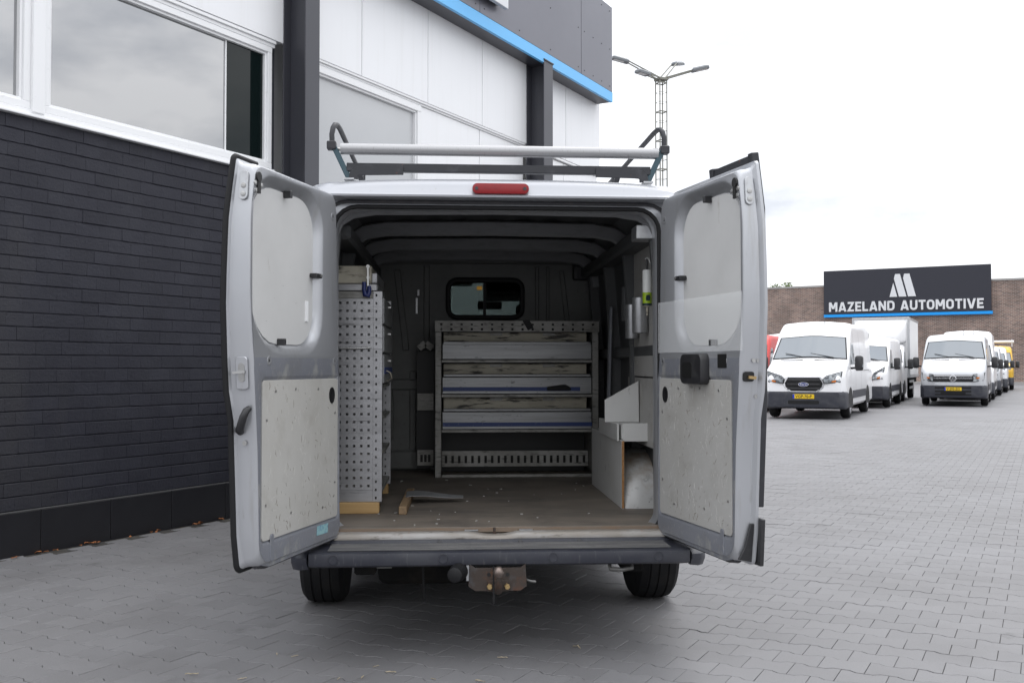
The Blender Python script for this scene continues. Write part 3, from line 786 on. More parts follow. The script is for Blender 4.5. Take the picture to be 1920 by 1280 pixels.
    for s_ in (-1, 1):
        a = V.st[4][0]; b = V.st[5][0]
        sw = [(a + .28, 1.36), (1.02, 1.36), (1.02, 1.92), (b + .06, 1.92), (a + .40, 1.58)]
        V.side_patch([(y, z + (V.st[5][1] - 2.08) * .6) for y, z in sw], s_, .004).build('side_window', 'side_glass', t)
        if not box:
            V.side_patch([(.46, .50), (V.wb - .46, .50), (V.wb - .46, .70), (.46, .70)], s_, .012).build('side_moulding', clad, t)
            sm = MB()
            for yy in (1.12, 2.35): sm.add([(s_ * (V.side_x(yy + q, z) + .002), yy + q, z) for z in (.5, 1.15, V.H - .22) for q in (0, .012)], [(0, 1, 3, 2), (2, 3, 5, 4)])
            sm.add([(s_ * (V.side_x(yy, z) + .002), yy, z) for yy in (1.2, yend - .1) for z in (1.20, 1.215)], [(0, 1, 3, 2)])
            sm.build('panel_seam', 'rubber', t)
        for y in (0, V.wb):
            if box and y: continue
            ar = [(y + math.cos(R(k * 15)) * .45, .34 + math.sin(R(k * 15)) * .45) for k in range(13)]
            V.side_patch([(y + .45, .28)] + ar + [(y - .45, .28)], s_, .006).build('wheel_arch', 'rubber', t)
        # mirror
        mz = 1.40 if style != 'bar' else 1.44
        xm = V.w + .20
        m = MB().loft([[(s_ * (xm + x), yy, mz + z) for x, z in rr(-.10 * k, .10 * k, -.19 * k, .19 * k, .06 * k, 3)] for yy, k in ((.02, .78), (.05, .97), (.12, 1), (.20, .96), (.24, .80))], True, True, True)
        mi = m.build('mirror', 'black_plastic', t, smooth=40)
        MB().bar((s_ * (V.w - .06), .25, mz - .13), (s_ * (xm - .04), .14, mz - .12), .05, .05).build('mirror_arm', 'black_plastic', mi)
        MB().box(s_ * (xm + .085) - .03, s_ * (xm + .085) + .03, .028, .06, mz - .10, mz - .03).build('indicator', 'headlamp', mi)
    wl = V.w + .012
    add_wheels(t, V, w=wl)
    # underside
    MB().box(-.62, .62, -.3, min(V.wb + .5, V.L - V.fo - .2), .24, V.zb + .05).build('underbody', 'underbody', t)
    if box:
        y0b, y1b, zb_, zt_, hw_ = box
        bx = MB().box(-hw_, hw_, y0b, y1b, zb_, zt_).build('cargo_box', 'truck_box', t, bevel=.03)
        fr_ = MB()
        for s_ in (-1, 1):
            fr_.box(s_ * (hw_ - .035) - .04, s_ * (hw_ - .035) + .04, y0b - .012, y0b + .06, zb_ + .005, zt_ - .005)
            fr_.box(s_ * (hw_ + .004) - .012, s_ * (hw_ + .004) + .012, y0b + .06, y1b, zt_ - .09, zt_ - .01); fr_.box(s_ * (hw_ + .004) - .012, s_ * (hw_ + .004) + .012, y0b + .06, y1b, zb_ + .01, zb_ + .14)
        fr_.box(-hw_ + .05, hw_ - .05, y0b - .012, y0b + .05, zt_ - .09, zt_ - .005)
        fr_.build('corner_trim', 'galvanised', bx, bevel=.008)
        df = MB().loft([[(x, y, z) for x, z in rr(-w_, w_, z0, z1, .12, 4)] for y, w_, z0, z1 in ((.70, .62, 2.20, 2.46), (.80, .80, 2.20, 2.72), (.98, .90, 2.21, 2.94), (y0b - .03, .95, 2.22, zt_ - .12))], True, True, True)
        df.build('wind_deflector', 'truck_box', t, smooth=45)
        MB().box(-.45, .45, 1.0, y1b - .1, .46, .62).build('chassis_rail', 'underbody', t)
        MB().box(-hw_ + .08, hw_ - .08, y0b + .1, y1b - .05, .66, zb_ - .004).build('subframe', 'underbody', t)
        for s_ in (-1, 1):
            for zz in (.48, .72): MB().bar((s_ * (hw_ - .03), 1.6, zz), (s_ * (hw_ - .03), V.wb - .55, zz), .03, .09).build('side_guard', 'galvanised', t)
    an = V.at(1.1)
    if not box: MB().tube([(.25, V.st[5][0] + .25, V.at(V.st[5][0] + .25)[1] + .03), (.25, V.st[5][0] + .34, V.at(V.st[5][0] + .25)[1] + .24)], .008, 6).build('aerial', 'black_plastic', t)
    return t

HD = R(29.5)
fd = Vector((math.sin(HD), math.cos(HD), 0)); fr2 = Vector((math.cos(HD), -math.sin(HD), 0))
V1 = VanShape(5.98, 3.75, 2.48, (-.10, 1.46), (.60, 2.10), 1.10, .95, 1.0)
parked_van('parked_van', 'white panel van with oval blue badge and dark hexagonal grille, first of its row', (9.10, 20.45), HD, V1, 'white_paint', 'oval', 'VGP-70-P', group='vans parked in rows')
V2 = VanShape(5.5, 3.6, 2.28, (-.10, 1.45), (.60, 1.98), 1.12, .88, 1.0)
parked_van('parked_van', 'white low roof panel van parked between the oval badge van and the box truck', (13.10, 26.95), R(29.8), V2, 'white_paint', 'plain', None, group='vans parked in rows')
V3 = VanShape(6.6, 4.1, 2.18, (-.10, 1.42), (.55, 1.98), 1.10, .9, .97)
parked_van('box_truck', 'white box truck with tall square cargo box and rounded wind deflector', (16.05, 32.15), R(29.8), V3, 'white_paint', 'plain', None, cat='truck', group='vans parked in rows', box=(1.32, 5.7, .86, 3.22, 1.06))
HV = R(30.6)
hv = Vector((math.sin(HV), math.cos(HV), 0)); hr = Vector((math.cos(HV), -math.sin(HV), 0))
P0 = Vector((16.86, 27.9, 0))
V4 = VanShape(5.98, 3.64, 2.40, (-.12, 1.52), (.50, 2.18), 1.12, .98, 1.02)
parked_van('parked_van', 'silver grey panel van with round badge and wide barred grille, front of its row', P0, HV, V4, 'van_silver', 'bar', 'V-293-ZG', group='vans parked in rows')
V5 = VanShape(5.98, 3.75, 2.72, (-.10, 1.46), (.62, 2.18), 1.10, .95, 1.02)
parked_van('parked_van', 'white high roof panel van right behind the round badge van', P0 + hv * 6.7 + hr * .08, HV, V5, 'white_paint', 'plain', group='vans parked in rows')
V6 = VanShape(5.4, 3.4, 2.22, (-.10, 1.42), (.60, 1.98), 1.10, .9, .99)
parked_van('parked_van', 'light grey panel van behind the white high roof van', P0 + hv * 12.9 + hr * .26, HV, V6, 'van_silver', 'plain', group='vans parked in rows')
V7 = VanShape(5.6, 3.5, 2.42, (-.10, 1.44), (.60, 2.08), 1.10, .92, 1.02)
yv = parked_van('parked_van', 'yellow panel van with a white roof tube at the end of its row', P0 + hv * 24.6 + hr * .68, HV, V7, 'van_yellow', 'plain', group='vans parked in rows')
parked_van('parked_van', 'white low roof van squeezed between the light grey van and the yellow van', P0 + hv * 18.8 + hr * .46, HV, V2, 'white_paint', 'plain', group='vans parked in rows')
m = MB().tube([(-.7, 1.2, 2.68), (1.05, 1.2, 2.68)], .07, 8); m.bar((.95, 1.2, 2.4), (.95, 1.2, 2.8), .04, .04, (0, 1, 0)); m.bar((-.6, 1.2, 2.4), (-.6, 1.2, 2.7), .04, .04, (0, 1, 0))
m.build('roof_tube', 'white_paint', yv, smooth=40)
# the two vans half hidden behind the open right hand door
V8 = VanShape(5.0, 3.1, 2.28, (-.10, 1.40), (.60, 1.98), 1.08, .9, .98)
parked_van('parked_van', 'red panel van mostly hidden behind the open silver door', Vector((9.1, 20.45, 0)) - fr2 * 2.62 + fd * 3.0, R(27.5), V8, 'van_red', 'plain', group='vans parked in rows')
parked_van('parked_van', 'white panel van behind the red van and the oval badge van', Vector((9.1, 20.45, 0)) - fr2 * 2.45 + fd * 9.6, HD, V1, 'white_paint', 'plain', group='vans parked in rows')
# ================================================================== THE SILVER VAN (open rear doors)
van = thing('panel_van', 'worn silver panel van seen from behind with both rear doors open', 'van', (0, 0, 0))
SV = VanShape(4.95, 3.0, 2.215, (-.05, 1.42), (.72, 2.02), 1.06, .95, .985, zb=.46, roofr=.13, tum=.07)
SV.st = SV.st[:8] + [(2.4, 2.215, .985, .13, .03), (3.93, 2.205, .975, .13, .03)]
YF = 4.0
def fl(l): return [(x, YF - y, z) for x, y, z in l]
def skip(i, j):
    if i == 4 and 10 <= j <= 13: return True
    if i in (5, 6) and j in (5, 18): return True
    return False
MB().loft([fl(SV.loop(q)) for q in SV.st], True, True, False, skip).build('body', 'silver', van, smooth=32)
g = SV.top_patch(SV.st[4][0], SV.st[5][0], 1.0, 1.0, .0)
MB().add([(x, YF - y, z) for x, y, z in g.v], g.f).build('windscreen', 'clear_glass', van, smooth=60)
for s_ in (-1, 1):
    MB().add([(s_ * SV.side_x(y, z), YF - y, z) for y, z in ((.72, 1.55), (1.22, 1.62), (1.22, 2.05), (.80, 1.95))], [(0, 1, 2, 3)]).build('side_window', 'clear_glass', van)
# cab: dashboard, seats, interior mirror
MB().box(-.88, .88, 3.25, 3.9, .7, 1.18).build('dashboard', 'black_plastic', van, bevel=.04)
for sx in (-.46, .40):
    st_ = MB().box(sx - .24, sx + .24, 2.72, 3.2, .75, .98).build('seat', 'seat_cloth', van, bevel=.04, seg=2)
    MB().box(sx - .23, sx + .23, 2.70, 2.83, .95, 1.56).build('backrest', 'seat_cloth', st_, bevel=.04, seg=2)
    MB().box(sx - .13, sx + .13, 2.70, 2.79, 1.58, 1.80).build('headrest', 'seat_cloth', st_, bevel=.03, seg=2)
MB().box(.0, .20, 3.38, 3.42, 1.80, 1.87).build('interior_mirror', 'black_plastic', van, bevel=.01)
MB().box(-.88, .88, 2.66, 3.28, 2.10, 2.13).build('cab_headliner', 'bulkhead_paint', van)
MB().box(.05, .72, 2.75, 3.30, 1.86, 2.06).build('overhead_shelf', 'seat_cloth', van, bevel=.02)
MB().box(-.80, -.04, 3.05, 3.30, 1.98, 2.06).build('overhead_shelf', 'bulkhead_paint', van, bevel=.02)
MB().box(-.02, .02, 2.90, 2.94, 1.925, 1.95).build('cab_lamp', 'lamp_amber', van)

# door aperture
def dense(x0, x1, y0, y1, r, n=5, m=10):
    P = rr(x0, x1, y0, y1, r, n); Q = []
    for k in range(len(P)):
        a = P[k]; b = P[(k + 1) % len(P)]; Q.append(a)
        if (k + 1) % (n + 1) == 0:
            for t in range(1, m): Q.append((lerp(a[0], b[0], t / m), lerp(a[1], b[1], t / m)))
    return Q
ap = lambda d: dense(-.785 - d, .785 + d, .55 - d, 2.10 + d * .5, (.06, .06, .11, .11))
Lp = []
for lp, Y in ((dense(-.965, .965, .50, 2.20, (.1, .1, .12, .12)), .14), (dense(-.94, .94, .50, 2.175, (.1, .1, .12, .12)), .06), (ap(.06), .045), (ap(.012), .04), (ap(0), .05), (ap(-.012), .10), (ap(-.004), .16)):
    Lp.append([(x, Y, z) for x, z in lp])
MB().loft(Lp).build('rear_frame', 'silver', van, smooth=40)
lp = ap(.004)
MB().tube([(x, .036, z) for x, z in lp] + [(lp[0][0], .036, lp[0][1])], .011, 8, False).build('aperture_seal', 'rubber', van, smooth=50)
lp = dense(-.845, .845, .52, 2.128, (.06, .06, .12, .12))
MB().tube([(x, .040, z) for x, z in lp if z > 1.9], .009, 6, True).build('gutter_seal', 'rubber_grey', van, smooth=50)
# roof end / header with high brake light
def zr(x): return 2.243 - .030 * (abs(x) / .92) ** 3
Ls = []
for k in range(33):
    x = -.935 + 1.87 * k / 32
    e = max(0, abs(x) - .80) / .135
    z = zr(x) - .02 * e * e; yo = .05 * e * e
    dip = .012 * math.exp(-((abs(x) - .735) / .022) ** 2)
    Ls.append([(x, Y + yo, zz) for Y, zz in ((.60, z + .012 - dip), (.20, z + .010 - dip), (.05, z - dip), (-.005, z - .018 - dip * .6), (-.028, z - .045 - dip * .5), (-.036, 2.160), (-.048, 2.150), (-.046, 2.141), (-.03, 2.139), (.05, 2.139))])
MB().loft(Ls, False).build('roof_header', 'silver_white', van, smooth=60)
bl = MB().prism(rr(-.128, .143, 2.156, 2.207, .024, 5), lambda a, b, d: (a, -d, b), -.01, .058).build('brake_light', 'red_lens', van, bevel=.007, seg=2, smooth=50)
for x in (-.108, .122): MB().lathe([(.008, 0), (.008, .004)], (x, -.0575, 2.181), (0, -1, 0), 10).build('screw', 'rubber_grey', bl)

# load floor, sill
m = MB().box(-.87, .87, .005, 2.62, .545, .570)
cf_ = m.build('cargo_floor', 'plywood', van, bevel=.003)
MB().box(-.80, .80, -.002, .006, .547, .568).build('floor_edge', 'ply_edge', cf_)
Ls = []
for k in range(61):
    x = -.84 + 1.68 * k / 60
    q = math.exp(-((x + .02) / .085) ** 4) * .012
    Ls.append([(x, Y - q * .8, z - q) for Y, z in ((.03, .544), (.0, .5445), (-.012, .556), (-.028, .555), (-.042, .544), (-.048, .528), (-.046, .512))])
MB().loft(Ls, False).build('door_sill', 'sill_metal', van, smooth=50)
m = MB().box(-.030, -.012, -.030, -.024, .545, .548); m.tube([(-.021, -.026, .547), (-.021, -.026, .572)], .006, 8)
m.build('door_striker', 'rust', van)
for x in (-.13, .13): MB().box(x - .032, x + .032, -.024, -.004, .5565, .5605).build('sill_clip', 'galvanised', van)

# rear bumper with step
def bsec(x):
    e = max(0, abs(x) - .80) / .1
    yo = .03 * e * e
    return [(x, Y + yo, z) for Y, z in ((-.046, .5235), (-.058, .522), (-.068, .509), (-.19, .508), (-.255, .507), (-.274, .5055), (-.2815, .501), (-.284, .492), (-.284, .462), (-.281, .449), (-.268, .440), (-.20, .436), (-.05, .44))]
bmp = MB().loft([bsec(-.86 + 1.72 * k / 40) for k in range(41)], False).build('bumper', 'bumper_plastic', van, smooth=40)
m = MB()
for k in range(13):
    y = -.075 - k * .0135
    m.box(-.78, .78, y - .0095, y, .5085, .5115)
m.build('step_pad', 'step_plastic', bmp, bevel=.001)
for s_ in (-1, 1):
    Lx = []
    for x, y0, y1, z0, z1 in ((.863, -.280, -.04, .432, .505), (.905, -.262, .0, .425, .503), (.940, -.21, .10, .42, .500), (.955, -.10, .30, .42, .49), (.952, .10, .45, .43, .485)):
        Lx.append([(s_ * (x + (.006 if k in (1, 2) else 0)), yy, zz) for k, (yy, zz) in enumerate(((y0 + .02, z0), (y0, z0 + .035), (y0, z1 - .02), (y0 + .03, z1), (y1, z1), (y1, z0)))])
    MB().loft(Lx, True, True, True).build('bumper_end', 'bumper_plastic', bmp, smooth=35)
for x in (-.75, -.262, .232, .712):
    s0 = MB().lathe([(.0235, -.005), (.0235, .0035), (.0195, .0045), (.0185, .002), (.001, .0015)], (x, -.2825, .478), (0, -1, 0), 20).build('parking_sensor', 'bumper_plastic', bmp, smooth=40)
m = MB()
for x in (-.80, -.28, .10, .38, .83):
    m = MB().lathe([(.010, 0), (.010, .004), (.004, .005)], (x, -.0685, .5155), (0, -.75, .66), 10).build('bumper_screw', 'rubber_grey', bmp)

# tow bar
tw = MB()
pts = [(-.142, -.245, .452), (-.142, -.29, .452), (-.125, -.302, .445), (-.005, -.304, .437), (.092, -.302, .445), (.108, -.29, .452), (.108, -.245, .452)]
low = [(-.150, -.245, .352), (-.148, -.29, .352), (-.118, -.303, .336), (-.018, -.304, .335), (.083, -.303, .336), (.112, -.29, .352), (.114, -.245, .352)]
top = [(-.146, -.245, .452), (-.143, -.29, .450), (-.118, -.303, .437), (-.018, -.304, .436), (.083, -.303, .437), (.107, -.29, .450), (.110, -.245, .452)]
tw.loft([low, [(a[0] * .5 + b[0] * .5, a[1] * .5 + b[1] * .5, a[2] * .5 + b[2] * .5) for a, b in zip(low, top)], top, [(x, y + .010, z) for x, y, z in top], [(x, y + .010, z) for x, y, z in low]], False)
tb_ = tw.build('tow_bracket', 'rust', van, smooth=40)
nk = MB().tube([(-.018, -.312, .340), (-.018, -.325, .352), (-.018, -.358, .372), (-.018, -.376, .392), (-.018, -.378, .412)], [.022, .021, .017, .014, .0125], 12)
nk.box(-.063, .027, -.322, -.302, .337, .383)
nk.build('tow_neck', 'rust', tb_, smooth=50)
MB().lathe([(.0135, -.026), (.0165, -.021), (.0235, -.010), (.0255, 0), (.0235, .010), (.0175, .0185), (.008, .0245), (.001, .0255)], (-.018, -.378, .434), (0, 0, 1), 24).build('tow_ball', 'ball_steel', tb_, smooth=60)
for x in (-.056, .022):
    MB().lathe([(.013, 0), (.013, .018), (.010, .022)], (x, -.322, .360), (0, -1, 0), 6).build('bolt', 'bolt_yellow', tb_)
    MB().lathe([(.0085, 0), (.0085, .002)], (x + (-.002 if x < 0 else .003), -.3035, .408), (0, -1, 0), 14).build('bolt_hole', 'print_black', tb_)
sk = MB().lathe([(.030, 0), (.040, .004), (.040, .05), (.034, .065), (.033, .105), (.026, .110)], (-.185, -.25, .417), (-.25, -.95, .0), 20).build('trailer_socket', 'rubber', tb_, smooth=45)
MB().box(-.158, -.146, -.275, -.262, .375, .452).build('socket_bracket', 'galvanised', tb_)
MB().tube([(.112, -.275, .378), (.130, -.29, .374), (.150, -.295, .372), (.150, -.28, .370)], .006, 8).build('safety_ring', 'dull_steel', tb_, smooth=50)
MB().bar((-.040, -.345, .452), (-.038, -.35, .290), .007, .0015, (0, -1, 0)).build('cable_tie', 'rubber', tb_)
MB().bar((-.37, .25, .47), (-.36, .28, .155), .012, .003, (0, -1, 0)).build('hanging_strap', 'rubber', van)
MB().tube([(.50, -.20, .44), (.50, -.235, .412), (.555, -.235, .408), (.60, -.235, .416), (.60, -.20, .44)], .010, 8).build('tow_eye', 'dull_steel', van, smooth=50)
MB().box(-.575, -.50, -.12, -.10, .405, .43).build('bracket_plate', 'dull_steel', van)
# wheels and running gear
for y in (1.02, 4.0):
    for sx in (-1, 1):
        o = link('wheel', MB().lathe([(.20, -.12), (.305, -.118), (.332, -.095), (.341, -.060), (.343, -.058), (.336, -.052), (.336, -.048), (.343, -.044), (.344, -.006), (.337, -.004), (.337, .002), (.344, .004), (.344, .044), (.337, .048), (.337, .052), (.343, .058), (.334, .095), (.307, .118), (.20, .12)], (0, 0, 0), (1, 0, 0), 40).mesh('tyre', smooth=30), 'tyre', van)
        o.location = (sx * .928, y, .341)
        r_ = link('rim', RIM, 'rim', o)
        if sx < 0: r_.rotation_euler = (0, 0, math.pi)
u_ = MB().tube([(-.8, 1.02, .34), (.8, 1.02, .34)], .05, 10); u_.build('axle', 'underbody', van, smooth=50)
for sx in (-1, 1):
    MB().box(sx * .62 - .04, sx * .62 + .04, .2, 1.9, .36, .41).build('leaf_spring', 'underbody', van, bevel=.01)
    MB().box(sx * .62 - .05, sx * .62 + .05, -.15, .3, .38, .458).build('chassis_rail', 'underbody', van, bevel=.01)
    MB().tube([(sx * .70, 1.14, .28), (sx * .66, 1.22, .52)], .028, 8).build('shock_absorber', 'underbody', van)
MB().box(-.60, -.10, .35, 1.3, .22, .44).build('silencer', 'underbody', van, bevel=.06, seg=3)
MB().lathe([(.06, -.08), (.28, -.08), (.33, -.04), (.33, .04), (.28, .08), (.06, .08)], (.0, 2.0, .33), (0, 0, 1), 28).build('spare_wheel', 'tyre', van, smooth=40)
MB().box(-.82, .82, -.06, -.03, .41, .515).build('rear_crossmember', 'underbody', van)
for sx in (-1, 1): MB().box(sx * .955 - .025, sx * .955 + .025, 1.42, 3.58, .25, .475).build('side_sill', 'bumper_plastic', van, bevel=.01)  # sills and front bumper added low to cut light under the van
MB().box(-.97, .97, 4.55, 4.99, .22, .62).build('front_bumper', 'bumper_plastic', van, bevel=.05, seg=2)
MB().box(-.75, .75, 2.7, 4.6, .22, .30).build('shade_tray', 'underbody', van, bevel=.02)  # unseen engine tray, added to keep light from under the van
MB().box(-.60, .60, 1.3, 2.9, .22, .45).build('shade_tank', 'underbody', van, bevel=.04, seg=2)  # unseen tank, made low and wide to deepen the shade underneath

# ------------------------------------------------------------------ cargo interior
for s_ in (-1, 1):
    w = MB()
    xo = s_ * .885
    w.add([(xo, .12, .57), (xo, 2.64, .57), (xo, 2.64, 1.45), (xo, .12, 1.45), (s_ * .835, .12, 2.06), (s_ * .835, 2.64, 2.06), (s_ * .72, .12, 2.17), (s_ * .72, 2.64, 2.17)], [(0, 1, 2, 3), (3, 2, 5, 4), (4, 5, 7, 6)])
    cw = w.build('cargo_wall', 'cargo_paint', van)
    for y in (.20, .98, 1.70, 2.42):      # pillars following the wall
        path = [(s_ * .865, y, .57), (s_ * .865, y, 1.45), (s_ * .818, y, 2.04)]
        MB().tube(path, 1, sq=(.10, .045)).build('pillar', 'cargo_paint', cw, bevel=.008)
    MB().tube([(s_ * .860, .2, 1.42), (s_ * .860, 2.6, 1.42)], 1, sq=(.045, .07)).build('waist_rail', 'cargo_paint', cw, bevel=.008)
    MB().tube([(s_ * .79, .3, 2.02), (s_ * .79, 2.6, 2.02)], 1, sq=(.11, .08)).build('roof_rail', 'cargo_paint', cw, bevel=.015)
m = MB()
# pressed roof skin with stiffening waves
Lr = []
for k in range(41):
    x = -.86 + 1.72 * k / 40
    z = 2.185 - .05 * (abs(x) / .86) ** 4 + (.006 if k % 4 < 2 else -.006)
    Lr.append([(x, Y, z) for Y in (.10, .9, 1.7, 2.64)])
MB().loft(Lr, False).build('cargo_roof', 'roof_skin', van, smooth=25)
for y in (.17, .98, 1.72, 2.38):
    path = [(-.84, y, 1.90), (-.825, y, 1.99), (-.79, y, 2.06), (-.72, y, 2.105), (-.60, y, 2.125), (0, y, 2.133), (.60, y, 2.125), (.72, y, 2.105), (.79, y, 2.06), (.825, y, 1.99), (.84, y, 1.90)]
    rb = MB().tube(path, 1, sq=(.085, .034)).build('roof_rib', 'rib_paint', van, bevel=.01)
    # pressed swage blocks ahead of the rib
    if y < 2:
        m = MB()
        for k in range(7):
            x = -.60 + .2 * k
            m.box(x - .055, x + .055, y + .06, y + .22, 2.150, 2.165)
        m.build('swage', 'roof_skin', rb, bevel=.01)
# bulkhead with sliding window
wx0, wx1, wz0, wz1 = -.259, .327, 1.677, 1.991
xs = [-.89, wx0 + .03, wx1 - .03, .89]; zs = [.57, wz0 + .03, wz1 - .03, 2.17]
bk = MB().holes(xs, zs, lambda a, b, d: (a, d, b), 2.62, 2.64, lambda i, j: i == 1 and j == 1).build('bulkhead', 'bulkhead_paint', van)
Lw = []
for d, Y in ((0, 2.619), (0, 2.600), (-.012, 2.594), (-.030, 2.596), (-.038, 2.612), (-.038, 2.63)):
    Lw.append([(x, Y, z) for x, z in dense(wx0 - d, wx1 + d, wz0 - d, wz1 + d, .085 + d, 5, 4)])
MB().loft(Lw).build('window_frame', 'rubber', bk, smooth=40)
MB().box(wx0 + .02, .03, 2.618, 2.622, wz0 + .02, wz1 - .02).build('pane', 'tinted_glass', bk)
MB().box(.022, wx1 - .02, 2.624, 2.628, wz0 + .02, wz1 - .02).build('pane', 'tinted_glass', bk)
MB().box(.018, .040, 2.608, 2.632, wz0 + .02, wz1 - .02).build('window_divider', 'rubber', bk)
for x0, x1, z0, z1, wd in ((-.40, -.40, 1.50, 2.08, .045), (-.62, -.55, 1.45, 2.05, .05), (-.72, -.66, 1.0, 1.8, .05), (.42, .42, 1.50, 2.08, .03), (.50, .50, 1.50, 2.08, .025), (.60, .66, 1.55, 2.05, .04), (-.50, -.50, .70, 1.30, .05), (-.70, -.70, .80, 1.0, .12)):
    MB().bar((x0, 2.619, z1), (x1, 2.619, z0), wd, .018, (0, -1, 0)).build('pressed_bead', 'bulkhead_paint', bk, bevel=.007)
m = MB().box(-.89, .89, 2.57, 2.619, 2.09, 2.15); m.build('bulkhead_top_rail', 'bulkhead_paint', bk, bevel=.012)
MB().box(-.89, -.36, 2.60, 2.619, 1.16, 1.24).build('bulkhead_cross_rail', 'bulkhead_paint', bk, bevel=.008)
MB().box(-.89, -.36, 2.58, 2.619, .575, .72).build('bulkhead_foot', 'bulkhead_paint', bk, bevel=.015)
h = MB().box(-.482, -.464, 2.605, 2.612, 1.72, 1.84); h.box(-.470, -.452, 2.605, 2.612, 1.855, 1.90)
h.build('bracket_strip', 'galvanised', bk, bevel=.002)
for sx in (.68,):
    MB().box(sx, sx + .16, 2.50, 2.61, 1.97, 2.09).build('belt_reel_cover', 'black_plastic', bk, bevel=.025, seg=2)
# wheel arches inside
for s_ in (-1, 1):
    Ls = []
    for k in range(13):
        a = R(180 * k / 12); y = 1.02 - math.cos(a) * .46; zt = .571 + .30 * math.sin(a) ** .75
        Ls.append([(s_ * .884, y, zt), (s_ * .80, y, zt - .004), (s_ * .735, y, lerp(.571, zt, .90)), (s_ * .712, y, lerp(.571, zt, .62)), (s_ * .708, y, .571)])
    wa = MB().loft(Ls, False).build('wheel_arch', 'arch_paint', van, smooth=60)
m = MB()
# right hand wall lining board and pillar edge
MB().box(.838, .846, .28, 1.02, 1.28, 1.99).build('lining_board', 'trim_board_grey', van, bevel=.002)
MB().box(.840, .848, .30, 1.16, .90, 1.272).build('lining_board', 'trim_board_grey', van, bevel=.002)
MB().bar((.80, 1.66, 1.05), (.81, 1.62, 1.72), .055, .02, (-1, 0, 0)).build('slide_door_pillar', 'silver_worn', van, bevel=.006)
m = MB().box(.70, .83, .16, .30, 1.975, 2.045).build('hinge_bracket', 'galvanised', van, bevel=.004)

